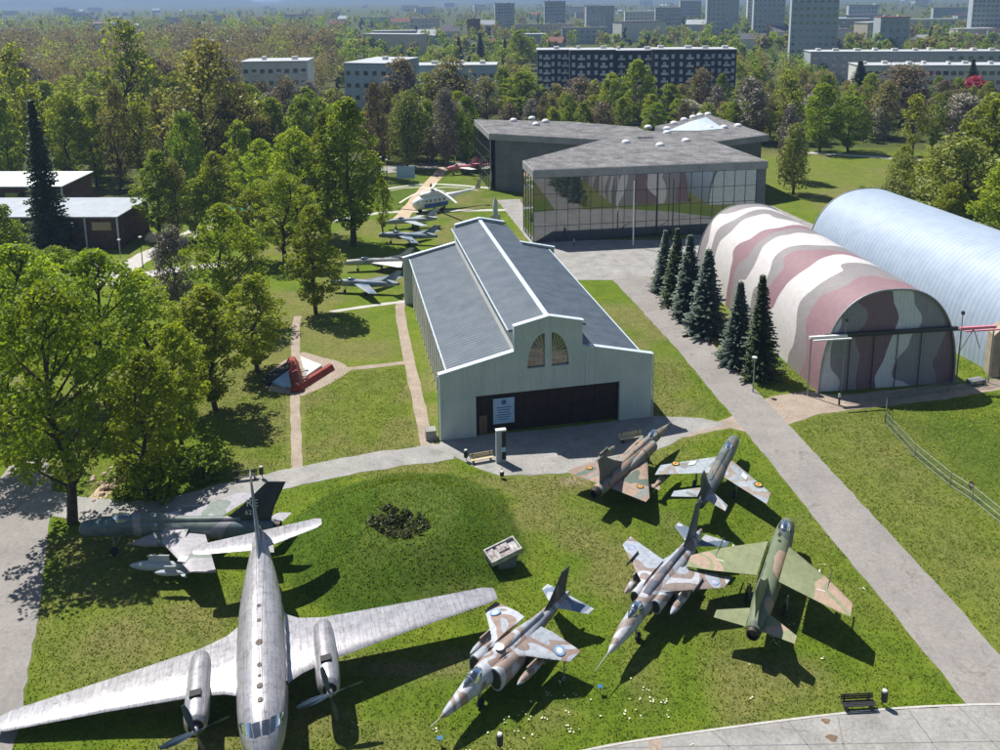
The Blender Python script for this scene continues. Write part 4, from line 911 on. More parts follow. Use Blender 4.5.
fin([(-1.6, 2.75, 4.6, .24), (-3.6, 3.9, 2.6, .16), (-5.6, 5.3, 1.0, .08)], camo('fin olive', [(.10, .12, .10), (.17, .14, .12)], [.5], .4, .5, 2), T)
nozzle(-6.5, 2.2, .5, .7, T)
gear(3.9, 0, 1.6, .3, T); gear(-1.6, 1.5, 1.8, .38, T); gear(-1.6, -1.5, 1.8, .38, T)
tank(.4, -3.3, 1.3, 4.6, .3, mt, T, pyl=1.9); tank(.4, 3.3, 1.3, 4.6, .3, mt, T, pyl=1.9)
for s in (1, -1): roundel((-3.4, s*2.7, 2.05), (0, 0, 1), [.32, .23, .12], ['black', 'yellow', 'red'], T)

# ---------------- jet
mt = camo('grey violet and green camouflage', [(.10, .15, .165), (.27, .255, .285), (.13, .17, .155), (.30, .285, .31)], [.44, .53, .60], .17, .5, 57.1)
mtw = camo('pale violet wing camouflage', [(.36, .35, .385), (.20, .235, .215), (.36, .35, .385)], [.56, .64], .22, .5, 12.3)
T = place('fighter_jet', -27.9, 64.6, 178.6, 'long dark green and grey jet with white letters on its fin, behind the silver plane')
fus([(8.35, 2.45, .3, .34), (8.2, 2.46, .46, .52), (7.6, 2.5, .58, .66), (6.6, 2.6, .64, .76), (5.4, 2.7, .68, .84), (4.0, 2.75, .62, .80), (1.5, 2.6, .72, .85), (-2, 2.5, .75, .86), (-5, 2.55, .72, .80), (-7.2, 2.65, .64, .7), (-8.3, 2.7, .55, .58)], mt, T)
mb = MB(); mb.rings(fus_rings([(3.9, 3.4, .44, .42), (2.4, 3.45, .42, .36), (-1, 3.3, .34, .3), (-5.5, 3.35, .2, .3)], 14)); mb.build('dorsal_spine', mt, T, 40)
canopy(5.9, 3.5, 3.2, .48, .72, T, (.35, .8))
for s in (1, -1):
    mb = MB(); y = s
    mb.add([(3.4, y*1.95, 2.35), (1.3, y*.7, 2.75), (1.3, y*.7, 2.0), (-1.2, y*1.9, 2.45), (-1.2, y*.7, 2.9), (-1.2, y*.7, 1.9), (-1.2, y*1.9, 2.1), (2.2, y*1.9, 2.1)], [(0, 1, 4, 3), (0, 7, 6, 3), (1, 2, 7, 0), (2, 5, 6, 7), (3, 6, 5, 4)]); mb.build('air_intake', mt, T)
both([(1.8, .7, 2.5, 4.4, .36), (-3.1, 5.35, 2.35, 2.1, .14)], mtw, T, 'wing')
fn = fin([(-3.8, 3.2, 4.2, .26), (-5.6, 4.6, 2.8, .18), (-7.9, 6.9, 1.6, .1)], camo('fin near black', [(.02, .03, .045), (.035, .045, .05)], [.5], .3, .5), T)  # shade on this fin face painted as near black
both([(-5.8, .6, 2.2, 2.4, .14), (-7.8, 2.7, 2.2, 1.2, .07)], mtw, T, 'tailplane')
text('RE', .95, M['fin_white'], fn, (-6.55, .13, 4.95), (R_(90), 0, R_(180)), 'tail_letters')
text('62', .6, M['fin_white'], fn, (-6.2, .15, 4.1), (R_(90), 0, R_(180)), 'tail_number')
nozzle(-8.2, 2.7, .55, .6, T)
gear(5.6, 0, 1.9, .38, T, twin=False); gear(-1.2, 2.0, 2.3, .46, T); gear(-1.2, -2.0, 2.3, .46, T)
tank(.2, 3.4, 1.45, 5.0, .38, M['w_grey'], T, pyl=2.4); tank(.2, -3.4, 1.45, 5.0, .38, M['w_grey'], T, pyl=2.4)
tank(-1.2, 4.6, 1.7, 2.6, .22, M['w_grey'], T, 'bomb', pyl=2.3); tank(1.5, 0, 1.3, 3.8, .36, mt, T, pyl=1.8)
mb = MB(); mb.poly([(-1.7, 3.6, 2.55), (-1.7, 4.3, 2.53), (-2.4, 4.4, 2.51), (-2.4, 3.7, 2.54)]); mb.build('wing_star', M['fin_white'], T)

# ---------------- silver twin propeller airliner
def alu(name):
    m, n, l, b = newmat(name); v = coord(n, l, 'object')
    c = ramp(n, l, noise(n, l, v, .9, 7, .7), [(.3, (.40, .39, .41)), (.5, (.47, .465, .48)), (.7, (.54, .535, .55))])
    st = noise(n, l, v, 1.7, 9, .82, .8); sm = ramp(n, l, st, [(.38, (.20, .17, .17)), (.435, (.74, .72, .74)), (.52, (.93, .92, .94)), (.7, (1.05, 1.05, 1.05))])
    c = mix(n, l, .62, c, sm, 'MULTIPLY')
    mp = n.new('ShaderNodeMapping'); mp.inputs['Scale'].default_value = (.35, 2.6, 2.6); l.new(v, mp.inputs[0])
    s2 = noise(n, l, mp.outputs[0], 2.2, 5, .7); sm2 = ramp(n, l, s2, [(.33, (.6, .6, .62)), (.5, (1, 1, 1))]); c = mix(n, l, .8, c, sm2, 'MULTIPLY')
    br = n.new('ShaderNodeTexBrick'); br.inputs['Scale'].default_value = 1.0; br.inputs['Mortar Size'].default_value = .018
    br.inputs['Brick Width'].default_value = 1.3; br.inputs['Row Height'].default_value = .5; br.inputs['Color1'].default_value = (1, 1, 1, 1)
    br.inputs['Color2'].default_value = (.88, .88, .9, 1); br.inputs['Mortar'].default_value = (.5, .5, .52, 1); l.new(v, br.inputs['Vector'])
    c = mix(n, l, .75, c, br.outputs['Color'], 'MULTIPLY'); l.new(c, b.inputs['Base Color'])
    b.inputs['Metallic'].default_value = .45; b.inputs['Roughness'].default_value = .36; bump(n, l, b, st, .15, .02); return m
M['alu'] = alu('weathered aluminium')
T = thing('propeller_airliner', (-16.95, 51.7, -.12), R_(286.0), 'big weathered silver airliner with two four bladed propellers and long straight wings', 'aircraft'); T.rotation_euler = (R_(3.4), 0, R_(286.0))
fus([(10.75, 2.92, .05, .06), (10.5, 2.94, .42, .46), (9.9, 3.0, .84, .93), (9.1, 3.12, 1.16, 1.27), (8.0, 3.25, 1.40, 1.48), (6.5, 3.3, 1.55, 1.6), (3, 3.3, 1.62, 1.65), (-1, 3.3, 1.6, 1.62), (-4.5, 3.45, 1.3, 1.38), (-7.5, 3.75, .85, .98), (-9.6, 4.0, .48, .62), (-11.0, 4.2, .12, .2)], M['alu'], T, n_=36)
both([(4.8, 1.1, 2.5, 8.2, .62), (4.2, 1.7, 2.5, 6.4, .62), (3.8, 2.5, 2.52, 5.3, .6), (3.4, 4.2, 2.55, 4.3, .56), (2.15, 10, 2.15, 2.9, .36), (1.05, 16.1, 1.75, 1.75, .2), (.75, 16.8, 1.7, 1.2, .1)], M['alu'], T, 'wing')
both([(-8.0, .3, 4.3, 2.4, .26), (-8.7, 4.5, 4.55, 1.35, .12), (-9.0, 4.95, 4.58, .8, .07)], M['alu'], T, 'tailplane')
fin([(-5.4, 4.4, 5.5, .36), (-7.4, 5.6, 3.6, .32), (-8.6, 8.6, 2.3, .2), (-9.2, 9.9, 1.3, .08)], camo('fin blue grey', [(.20, .25, .32), (.26, .31, .38)], [.5], .4, .45), T)
for i, s in enumerate((1, -1)):
    mb = MB(); mb.rings(fus_rings(densify([(6.0, 2.7, .52, .55), (5.8, 2.7, .68, .72), (5.0, 2.7, .78, .84), (3.6, 2.75, .76, .82), (2.2, 2.8, .72, .74), (.7, 2.85, .64, .6), (.2, 2.85, .5, .44), (.05, 2.85, .2, .2)], 3), 24))
    y = s*4.1
    mb.v = [(a, b+y, c) for a, b, c in mb.v]; e = mb.build('engine_nacelle', M['alu'], T, 40)
    q = MB(); q.poly(disc((6.02, y, 2.7), (1, 0, 0), .46)); q.build('engine_mouth', M['cockpit'], e)
    q = MB(); q.rings([[(x_, y+r_*math.cos(2*math.pi*k/14), 2.7+r_*math.sin(2*math.pi*k/14)) for k in range(14)] for x_, r_ in ((6.0, .2), (6.35, .2), (6.55, .12), (6.62, .01))]); hub = q.build('propeller_hub', M['steel'], e, 40)
    q = MB(); q.box((4.3, y, 3.6), (.5, .7, .16)); q.build('air_scoop', M['cockpit'], e)
    for k in range(4):
        a = R_([8, 12][i]+90*k); blade = MB(); secs = []
        for r_, c_, tw_ in ((.15, .2, 1.0), (.6, .36, .9), (1.2, .44, .7), (1.7, .36, .5), (2.15, .2, .4)):
            ring = []
            for (u_, v_) in ((-.5, 0), (0, .12), (.5, 0), (0, -.12)):
                cu = u_*c_; cx_ = cu*math.sin(tw_)+v_*c_*math.cos(tw_); ct = cu*math.cos(tw_)
                ring.append((6.4+cx_, y+r_*math.cos(a)-ct*math.sin(a), 2.7+r_*math.sin(a)+ct*math.cos(a)))
            secs.append(ring)
        blade.rings(secs); blade.build('propeller_blade', M['bluegrey'] if 'bluegrey' in M else M.setdefault('bluegrey', flat('blue grey paint', (.05, .08, .12), .4)), e)
# cockpit glazing: rows of panes following the nose
def fuspt(x, ang):  # point on the nose skin
    S_ = densify([(10.75, 2.92, .05, .06), (10.5, 2.94, .42, .46), (9.9, 3.0, .84, .93), (9.1, 3.12, 1.16, 1.27), (8.0, 3.25, 1.40, 1.48), (6.5, 3.3, 1.55, 1.6), (3, 3.3, 1.62, 1.65), (-1, 3.3, 1.6, 1.62), (-4.5, 3.45, 1.3, 1.38)], 6)
    for a, b in zip(S_, S_[1:]):
        if a[0] >= x >= b[0]:
            t = (a[0]-x)/(a[0]-b[0]+1e-9); r = [a[k]+(b[k]-a[k])*t for k in range(4)]; break
    c, q = math.cos(ang), math.sin(ang); ee = 2/2.2
    return (x, r[2]*1.012*math.copysign(abs(c)**ee, c), r[1]+r[3]*1.012*math.copysign(abs(q)**ee, q))
for (a0, a1, xa, xb, xa2, xb2) in tuple((q[0], q[1], q[2]-.75, q[3]-.75, q[4]-.75, q[5]-.75) for q in ((92, 113, 10.35, 9.65, 10.35, 9.6), (67, 88, 10.35, 9.6, 10.35, 9.65), (115, 131, 10.3, 9.5, 10.1, 9.3), (49, 65, 10.1, 9.3, 10.3, 9.5), (133, 146, 10.0, 9.2, 9.7, 9.0), (34, 47, 9.7, 9.0, 10.0, 9.2), (148, 158, 9.6, 8.9, 9.3, 8.8), (22, 32, 9.3, 8.8, 9.6, 8.9))):
    mb = MB(); g_ = []
    for i in range(4):
        for j in range(4):
            t = j/3; xx = (xa*(1-t)+xa2*t)*(1-i/3)+(xb*(1-t)+xb2*t)*i/3
            g_.append(fuspt(xx, R_(a0+(a1-a0)*t)))
    mb.add(g_, [(i*4+j, i*4+j+1, i*4+j+5, i*4+j+4) for i in range(3) for j in range(3)]); mb.build('cockpit_window', M['canopy_glass'], T, 60)
for (x, w_) in ((7.6, .2), (6.6, .22), (5.8, .12), (4.9, .18), (2.9, .26), (.8, .16), (-.7, .16)):
    mb = MB(); p = fuspt(x, R_(90)); mb.poly([(x+w_*math.cos(a), w_*.9*math.sin(a), p[2]+.01) for a in [k*math.pi/6 for k in range(12)]]); mb.build('roof_hatch', M['burnt'], T)
for s in (0, 1):
    for k in range(6):
        mb = MB(); x = 5.5-k*1.5; a0 = R_(12) if s == 0 else R_(168)
        g_ = [fuspt(x+dx_, a0+da*(1 if s == 0 else -1)) for dx_, da in ((.22, -.12), (.22, .12), (-.22, .12), (-.22, -.12))]; mb.add(g_, [(0, 1, 2, 3)]); mb.build('cabin_window', M['canopy_glass'], T)
gear(8.6, 0, 2.2, .45, T, twin=True); gear(3.2, 4.1, 2.3, .6, T, twin=True); gear(3.2, -4.1, 2.3, .6, T, twin=True)
mb = MB(); mb.tube([(9.0, .15, 4.55), (8.9, .15, 5.0), (3, 0, 5.6), (-8.2, 0, 6.6)], .012, 4); mb.build('aerial_wire', M['dark_steel'], T)

# ---------------- helicopter behind
T = thing('helicopter', (-15.6, 182.0, 0), R_(212), 'white and blue helicopter with five drooping rotor blades beyond the old hangar', 'helicopter')
MB_ = [(4.9, 2.0, .3, .35), (4.5, 2.0, .85, .95), (3.3, 2.1, 1.25, 1.4), (0, 2.15, 1.3, 1.5), (-2.8, 2.2, 1.2, 1.4), (-4.6, 2.7, .7, .8), (-7, 3.1, .38, .42), (-11.2, 3.5, .22, .26)]
M['heli_white'] = flat('helicopter white', (.78, .80, .84), .4)
fus(MB_, M['heli_white'], T)
fus([(3.2, 3.75, .4, .3), (1.8, 3.9, .75, .5), (-1.5, 3.95, .7, .5), (-3.2, 3.6, .3, .3)], M['heli_white'], T, 'engine_cowling')
mb = MB()
for s in (1, -1): mb.add([(4.55, s*.15, 2.9), (4.75, s*.15, 2.1), (4.35, s*1.0, 2.1), (3.9, s*1.05, 2.85)], [(0, 1, 2, 3)])
mb.build('windscreen', M['canopy_glass'], T)
for s in (1, -1):
    mb = MB(); mb.box((-.2, s*1.33, 1.55), (5.8, .06, .9)); mb.build('blue_band', M['blue'], T)
    for k in range(5): mb = MB(); mb.box((2.2-k*1.1, s*1.36, 2.6), (.5, .06, .5)); mb.build('window', M['canopy_glass'], T)
fin([(-10.6, 3.5, 1.6, .14), (-11.8, 5.6, .9, .08)], M['cream'], T)
mb = MB(); mb.tube([(0, 0, 4.3), (0, 0, 5.0)], .16, 8); mb.lathe([(.5, 4.95), (.5, 5.1), (.1, 5.3)], 10); rt = mb.build('rotor_mast', M['steel'], T)
for k in range(5):
    a = R_(20+72*k); mb = MB(); rs = []
    for r_ in (.5, 3, 6, 8, 10.3):
        z = 5.05+.15*r_/3-.017*r_*r_; c_ = .28; rs.append([(r_*math.cos(a)+u_*math.sin(a), r_*math.sin(a)-u_*math.cos(a), z+v_) for u_, v_ in ((-c_, 0), (0, .04), (c_, 0), (0, -.04))])
    mb.rings(rs); mb.build('rotor_blade', M['w_white'], rt)
mb = MB()
for k in range(3):
    a = R_(30+120*k); mb.tube([(-11.6, .3, 5.3), (-11.6+1.7*math.cos(a), .3, 5.3+1.7*math.sin(a))], .07, 4)
mb.build('tail_rotor', M['dark_steel'], T)
gear(3.2, 0, 1.2, .4, T, twin=True); gear(-1.2, 1.9, 1.6, .5, T); gear(-1.2, -1.9, 1.6, .5, T)

# ---------------- smaller exhibits behind, a plain early jet type with variants
def small_jet(px, py, deg, mat, label, ln=12.0, span=9, delta=False, bmat=None, s_=1.0):
    p = G(px, py); T = thing('fighter_jet', tuple(p), R_(deg), label, 'aircraft', 'retired jets parked beside the old hangar', s_)
    h = ln/2; fus([(h, 1.75, .34, .34), (h-.5, 1.8, .5, .52), (h*.4, 1.9, .62, .68), (-h*.2, 1.85, .6, .64), (-h*.7, 1.9, .42, .46), (-h, 2.0, .3, .32)], mat, T)
    q = MB(); q.poly(disc((h+.02, 0, 1.75), (1, 0, 0), .28)); q.build('intake_mouth', M['cockpit'], T)
    canopy(h*.62, h*.2, 2.35, .42, .55, T)
    if delta: both([(h*.25, .5, 1.8, ln*.5, .25), (-h*.62, span/2, 1.75, .7, .08)], bmat or mat, T, 'wing')
    else: both([(h*.3, .5, 1.85, 2.8, .26), (-h*.35, span/2, 1.7, 1.6, .12)], bmat or mat, T, 'wing')
    fin([(-h*.45, 2.2, 2.6, .18), (-h*.95, 4.4, 1.3, .08)], mat, T)
    both([(-h*.68, .2, 2.7, 1.5, .12), (-h*.95, 1.9, 2.75, .8, .07)], mat, T, 'tailplane')
    nozzle(-h, 2.0, .3, .25, T)
    gear(h*.6, 0, 1.3, .28, T); gear(-h*.1, 1.3, 1.6, .34, T); gear(-h*.1, -1.3, 1.6, .34, T)
small_jet(411, 228, 190, M['w_grey'], 'light grey swept wing jet just in front of the helicopter', 12, 10, bmat=M['w_grey'], s_=.85)
M['navy_grey'] = camo('blue grey jet paint', [(.14, .20, .28), (.22, .27, .33)], [.5], .4, .5)
M['mid_grey'] = camo('grey jet paint', [(.26, .27, .28), (.36, .36, .36)], [.5], .4, .5)
small_jet(408, 244, 170, M['navy_grey'], 'blue grey jet between the helicopter and the white winged jet', 12.5, 9.5, s_=.9)
small_jet(378, 270, 186, M['mid_grey'], 'grey jet with large white delta wings left of the old hangar back corner', 13.5, 8.5, True, bmat=M['w_white'], s_=.85)
small_jet(365, 293, 172, M['navy_grey'], 'pale blue swept wing jet half under the trees, nearest the footpath', 12.5, 9.5, s_=.88)
small_jet(462, 174, 200, M['pink'], 'small pinkish red plane far back by the glass side of the museum', 8, 7, bmat=M['w_white'])
small_jet(128, 214, 60, M['w_white'], 'white and blue small plane beside the grey roofed shed', 10, 8, bmat=M['w_blue'])
# ================================================================ SMALL THINGS
# info pillar
p = G(501, 462); T = thing('info_pillar', tuple(p), HA, 'tall narrow grey information pillar standing on the paving before the old hangar', 'pillar')
MB().box((0, 0, 1.75), (1.0, .42, 3.5)).build('shaft', M['w_grey'], T); MB().box((.28, -.23, 1.9), (.42, .05, 3.0)).build('display_panel', M['cockpit'], T)
MB().box((0, 0, 3.56), (1.06, .5, .14)).build('cap', M['w_white'], T); MB().box((.2, -.27, 1.5), (.5, .03, .5)).build('notice', M['bannerblue'], T)
def bench(px, py, rz, lab, L=1.9, mat='wood', z=0):
    p = G(px, py); T = thing('bench', (p.x, p.y, z), rz, lab, 'bench', 'benches'); 
    mb = MB()
    for k in range(4): mb.box((0, -.2+k*.13, .45), (L, .1, .05))
    mb.build('seat', M[mat], T); mb = MB()
    for k in range(3): mb.box((0, .26+k*.03, .6+k*.13), (L, .04, .1))
    mb.build('backrest', M[mat], T)
    for s in (-1, 1):
        mb = MB(); mb.box((s*L*.38, 0, .21), (.12, .5, .42)); mb.box((s*L*.38, .3, .6), (.08, .06, .7)); mb.build('leg', M['dark_steel'], T)
bench(482, 462, HA+.1, 'pale topped bench left of the information pillar', 2.4, 'cream')
bench(631, 441, HA+.1, 'pale bench on the shaded paving in front of the right end of the hangar', 2.6, 'cream')
bench(858, 709, .05, 'black bench on the grass edge of the concrete apron', 2.2, 'black')
bench(246, 480, .2, 'dark bench under the trees beside the curved path', 2.2, 'black')
def bin_(px, py, lab, h=1.0, z=0):
    p = G(px, py); T = thing('litter_bin', (p.x, p.y, z), 0, lab, 'litter bin', 'litter bins')
    MB().tube([(.0, .12, 0), (0, .12, h+.5)], .04, 6).build('post', M['dark_steel'], T)
    MB().lathe([(.17, h*.45), (.2, h*.5), (.22, h*1.15), (.19, h*1.2)], 12, (0, -.08, 0)).build('bucket', M['black'], T)
    MB().lathe([(.17, h*1.22), (.14, h*1.32), (.02, h*1.36)], 12, (0, -.08, 0)).build('lid', M['w_white'], T)
bin_(883, 706, 'black litter bin right of the black bench on the apron edge')
bin_(500, 750, 'dark post bin with pale lid in the grass below the pinkish grey jump jet')
bin_(262, 478, 'dark litter bin right of the bench under the trees')
bin_(466, 461, 'dark litter bin left of the pale topped bench')
bin_(502, 478, 'small dark litter post on the paving edge below the information pillar', .6)
for px, py, lab in ((600, 694, 'small blue sign plate in the grass below the jet with the nose probe'), (440, 746, 'small blue sign plate on a stem near the nose of the jump jet')):
    p = G(px, py); T = thing('exhibit_sign', tuple(p), 0, lab, 'sign', 'blue exhibit signs'); MB().tube([(0, 0, 0), (0, .05, .5)], .03, 6).build('stem', M['steel'], T)
    mb = MB(); mb.box((0, 0, .6), (.36, .3, .04)); mb.build('plate', flat('sign blue', (.01, .12, .25)), T)
# concrete relic on the mound flank: open box cap on a tapered block
p = G(503, 562, .6); zz = mh(p.x, p.y); T = thing('concrete_relic', (p.x, p.y, zz-.35), R_(28), 'tilted weathered concrete block with a hollowed top on the right side of the grass mound', 'monument', None, .72)
mb = MB(); mb.rings([[(-1.0, -.8, 0), (1.2, -.8, 0), (1.2, .9, 0), (-1.0, .9, 0)], [(-1.0, -.9, 1.5), (1.5, -.9, 1.75), (1.5, .9, 1.8), (-1.0, .9, 1.5)]]); mb.build('base', M['museum_conc'], T)
tm = Matrix.Translation((0, 0, 1.85)) @ Matrix.Rotation(R_(-8), 4, 'Y') @ Matrix.Rotation(R_(7), 4, 'X')
mb = MB(); mb.box(0, (3.9, 2.2, .3), M4=tm)
for c, d in (((0, -1.02, .32), (3.9, .16, .34)), ((0, 1.02, .32), (3.9, .16, .34)), ((-1.87, 0, .32), (.16, 1.88, .34)), ((1.87, 0, .32), (.16, 1.88, .34))): mb.box(0, d, M4=tm @ Matrix.Translation(c))
mb.build('hollow_cap', rough_mat('weathered relic', (.25, .24, .23), (.52, .52, .5), 1.2, .9, 'object', 0, 6, .3), T)
mb = MB()
for c, d in (((-1.3, 0, .25), (.8, 1.6, .22)), ((.2, .35, .25), (1.4, .9, .2)), ((.4, -.55, .22), (1.9, .4, .18))): mb.box(0, d, M4=tm @ Matrix.Translation(c))
mb.build('rubble', rough_mat('relic rubble', (.12, .09, .09), (.5, .47, .46), 2.0, .9, 'object', 0, 6, .4), T)
# sculpture: chequered arrow of red brick edged flower wedges
p = G(300, 390); T = thing('chevron_monument', tuple(p), 0, 'low monument of dark red folded beams framing white and blue triangles on the gravel bed', 'monument')
def lp(px, py, z=0): q = G(px, py, z)-p; return Vector((q.x, q.y, z))
def beam(a, b, wd, h, nm, mat):
    d = (b-a); d.z = 0; nn = Vector((-d.y, d.x, 0)).normalized()*wd/2; mb = MB()
    vs = [a-nn, b-nn, b+nn, a+nn]; vs = [Vector((v.x, v.y, 0)) for v in vs]; ap = [Vector((((a if k in (0, 3) else b)).x*.6+v.x*.4, ((a if k in (0, 3) else b)).y*.6+v.y*.4, h)) for k, v in enumerate(vs)]
    mb.add(vs+ap, [(3, 2, 1, 0), (4, 5, 6, 7), (0, 1, 5, 4), (1, 2, 6, 5), (2, 3, 7, 6), (3, 0, 4, 7)]); mb.build(nm, mat, T)
M['rust'] = rough_mat('oxide red paint', (.20, .035, .025), (.30, .06, .045), 1, .7, 'object', 0, 7, .25)
beam(lp(299, 389), lp(331, 369), 1.3, .7, 'red_beam', M['rust']); beam(lp(298, 392), lp(292, 363), 1.7, .9, 'red_beam', M['rust'])
for nm, pts, mt_ in (('white_triangle', [(300, 358), (322, 367), (306, 378)], 'w_white'), ('blue_triangle', [(269, 383), (289, 372), (294, 386), (285, 389)], 'bannerblue'), ('white_corner', [(288, 388), (296, 386), (297, 390)], 'w_white')):
    mb = MB(); v_ = [lp(*q) for q in pts]; mb.prism([(a.x, a.y) for a in v_], 0.02, .3); mb.build(nm, M[mt_], T)
MB().prism([tuple(lp(*q).xy) for q in [(262, 382), (286, 366), (290, 371), (268, 387)]], 0, .5).build('dark_edge', M['cockpit'], T)
# wire fence with posts around the right hand lawn
def fence(pts, lab, h=1.7, step=2.6, group=None):
    P = [G(*q) for q in pts]; T = thing('wire_fence', tuple(P[0]), 0, lab, 'fence'); o0 = P[0]
    wires = MB(); mesh = MB(); n_ = 0
    for a, b in zip(P, P[1:]):
        d = b-a; k = max(1, int(d.length/step))
        for j in range(k+(b is P[-1])):
            c = a+d*(j/k)-o0; MB().tube([(c.x, c.y, 0), (c.x, c.y, h+.1)], .045, 5).build('post', M['steel'], T)
        A_, B2 = a-o0, b-o0
        for z in (.1, h*.5, h): wires.tube([(A_.x, A_.y, z), (B2.x, B2.y, z)], .018, 4)
        mesh.add([(A_.x, A_.y, .05), (B2.x, B2.y, .05), (B2.x, B2.y, h), (A_.x, A_.y, h)], [(0, 1, 2, 3)])
    wires.build('wire', M['steel'], T); mesh.build('wire_mesh', M['mesh'], T)
m, n, l, b = newmat('wire mesh green'); b.inputs['Base Color'].default_value = (.09, .16, .11, 1); b.inputs['Roughness'].default_value = .6
tr = n.new('ShaderNodeBsdfTransparent'); ms = n.new('ShaderNodeMixShader'); v = coord(n, l, 'world')
w1 = noise(n, l, v, 25, 1); r1 = ramp(n, l, w1, [(.45, (0, 0, 0)), (.5, (1, 1, 1))]); mth = n.new('ShaderNodeMath'); mth.operation = 'MULTIPLY'; mth.inputs[1].default_value = .45; l.new(r1, mth.inputs[0])
l.new(mth.outputs[0], ms.inputs[0]); l.new(tr.outputs[0], ms.inputs[1]); l.new(b.outputs[0], ms.inputs[2]); l.new(ms.outputs[0], [x for x in n if x.type == 'OUTPUT_MATERIAL'][0].inputs['Surface'])
M['mesh'] = m
fence([(1010, 383), (985, 387), (948, 392), (918, 397), (887, 402), (885, 424)], 'low wire fence on grey posts in front of the striped hangar', 1.2)
fence([(885, 424), (915, 457), (950, 486), (972, 500), (1015, 535)], 'green wire fence running down the right hand lawn', 1.4, 5)
p = G(970, 497); T = thing('round_sign', tuple(p), R_(20), 'round red and white sign plate on a post by the right hand wire fence', 'sign')
MB().tube([(0, .06, 0), (0, .06, 1.3)], .03, 6).build('post', M['steel'], T)
mb = MB(); mb.add(disc((0, 0, 1.25), (0, -1, .3), .33), [tuple(range(20))]); mb.build('red_disc', M['red'], T); mb = MB(); mb.poly(disc((0, -.012, 1.254), (0, -1, .3), .2)); mb.build('white_disc', M['w_white'], T)
# concrete slab tower at right edge
p = G(991, 374); T = thing('concrete_post_structure', tuple(p), R_(-10), 'tall narrow weathered concrete end wall with pointed top at the right edge', 'structure')
mb = MB(); mb.add([(-.5, -1, 0), (.5, -1, 0), (.5, -1, 6.6), (-.5, -1, 5.4), (-.5, 1, 0), (.5, 1, 0), (.5, 1, 6.6), (-.5, 1, 5.4)], [(0, 1, 2, 3), (7, 6, 5, 4), (1, 5, 6, 2), (4, 0, 3, 7), (3, 2, 6, 7), (0, 4, 5, 1)]); mb.build('wall', rough_mat('ochre concrete', (.30, .24, .17), (.42, .36, .28), .8, .9, 'object'), T)
mb = MB(); mb.tube([(.9, -1.1, 0), (.9, -1.1, 7.0)], .12, 6); mb.box((.6, -1.1, 7.0), (1.1, .3, .35)); mb.build('steel_post', M['dark_steel'], T)
# bollards and rubble before striped hangar
for px, py, lab in ((839, 405, 'white topped black bollard in front of the striped hangar door'),):
    p = G(px, py); T = thing('bollard', tuple(p), 0, lab, 'bollard'); MB().tube([(0, 0, 0), (0, 0, 1.0)], .12, 8).build('post', M['black'], T); MB().tube([(0, 0, 1.0), (0, 0, 1.35)], .16, 8).build('cap', M['w_white'], T)
p = G(976, 384); T = thing('machine_part', tuple(p), .3, 'small grey trolley with wheels on the paving by the wire fence', 'trolley')
MB().box((0, 0, .5), (2.0, 1.0, .3)).build('bed', M['steel'], T)
for s in (-.7, .7): MB().tube([(s, -.6, .3), (s, .6, .3)], .3, 10).build('wheel', M['rubber'], T)
# lamp posts
def lamp(px, py, h, lab, arm=True, mat='steel'):
    p = G(px, py); T = thing('lamp_post', tuple(p), 0, lab, 'lamp post', 'lamp posts'); MB().tube([(0, 0, 0), (0, 0, h)], [.1, .05], 8).build('pole', M[mat], T)
    mb = MB(); mb.lathe([(.1, h), (.3, h+.1), (.3, h+.25), (.05, h+.35)], 10); mb.build('lamp_head', M['w_white'], T)
lamp(753, 392, 4.2, 'pale lamp post beside the road among the conifers'); lamp(121, 262, 4.0, 'short lamp post at the corner of the left shed')
lamp(143, 268, 5.5, 'thin dark lamp post beside the pale path at the left', mat='dark_steel'); lamp(382, 200, 10, 'tall thin lamp post left of the helicopter', mat='dark_steel'); lamp(388, 200, 9.4, 'tall thin lamp post right beside another one left of the helicopter', mat='dark_steel')
# tent, statue, board, upright rocket
p = G(234, 221); T = thing('pavilion_tent', tuple(p), .3, 'small tent with teal green peaked roof beside the pale path', 'tent')
for x in (-1.7, 1.7):
    for y in (-1.7, 1.7): MB().tube([(x, y, 0), (x, y, 2.4)], .05, 6).build('leg', M['steel'], T)
mb = MB(); mb.add([(-2, -2, 2.3), (2, -2, 2.3), (2, 2, 2.3), (-2, 2, 2.3), (0, 0, 4.0)], [(0, 1, 4), (1, 2, 4), (2, 3, 4), (3, 0, 4)]); mb.build('roof', M['teal'], T); MB().box((1.75, 0, 1.2), (.04, 3.4, 2.3)).build('side_curtain', M['w_grey'], T)
p = G(152, 241); T = thing('boulder', tuple(p), 0, 'pale yellow boulder on the lawn by the pale path', 'boulder'); mb = MB(); rr = random.Random(3); mb.rings([[(r_*math.cos(a*.628)*(1+.2*rr.random()), r_*.8*math.sin(a*.628)*(1+.2*rr.random()), z) for a in range(10)] for r_, z in ((1.2, 0), (1.25, .5), (1.0, 1.1), (.5, 1.7), (.1, 1.9))]); mb.build('stone', M['cream'], T)
p = G(406, 181); T = thing('information_board', tuple(p), .05, 'pale blue information board on two posts behind the helicopter', 'board'); MB().box((0, 0, 2.3), (4.6, .15, 3.2)).build('panel', M['bannerblue'], T)
for x in (-1.9, 1.9): MB().box((x, .12, 1.2), (.15, .1, 2.4)).build('post', M['steel'], T)
p = G(495.5, 221); T = thing('rocket', tuple(p), .4, 'slender upright blue and white rocket behind the old hangar ridge', 'rocket')
mb = MB(); mb.lathe([(.45, 0), (.5, 1.0), (.55, 3.0), (.4, 4.2), (.05, 5.2)], 12); mb.build('body', M['w_blue'], T, 40)
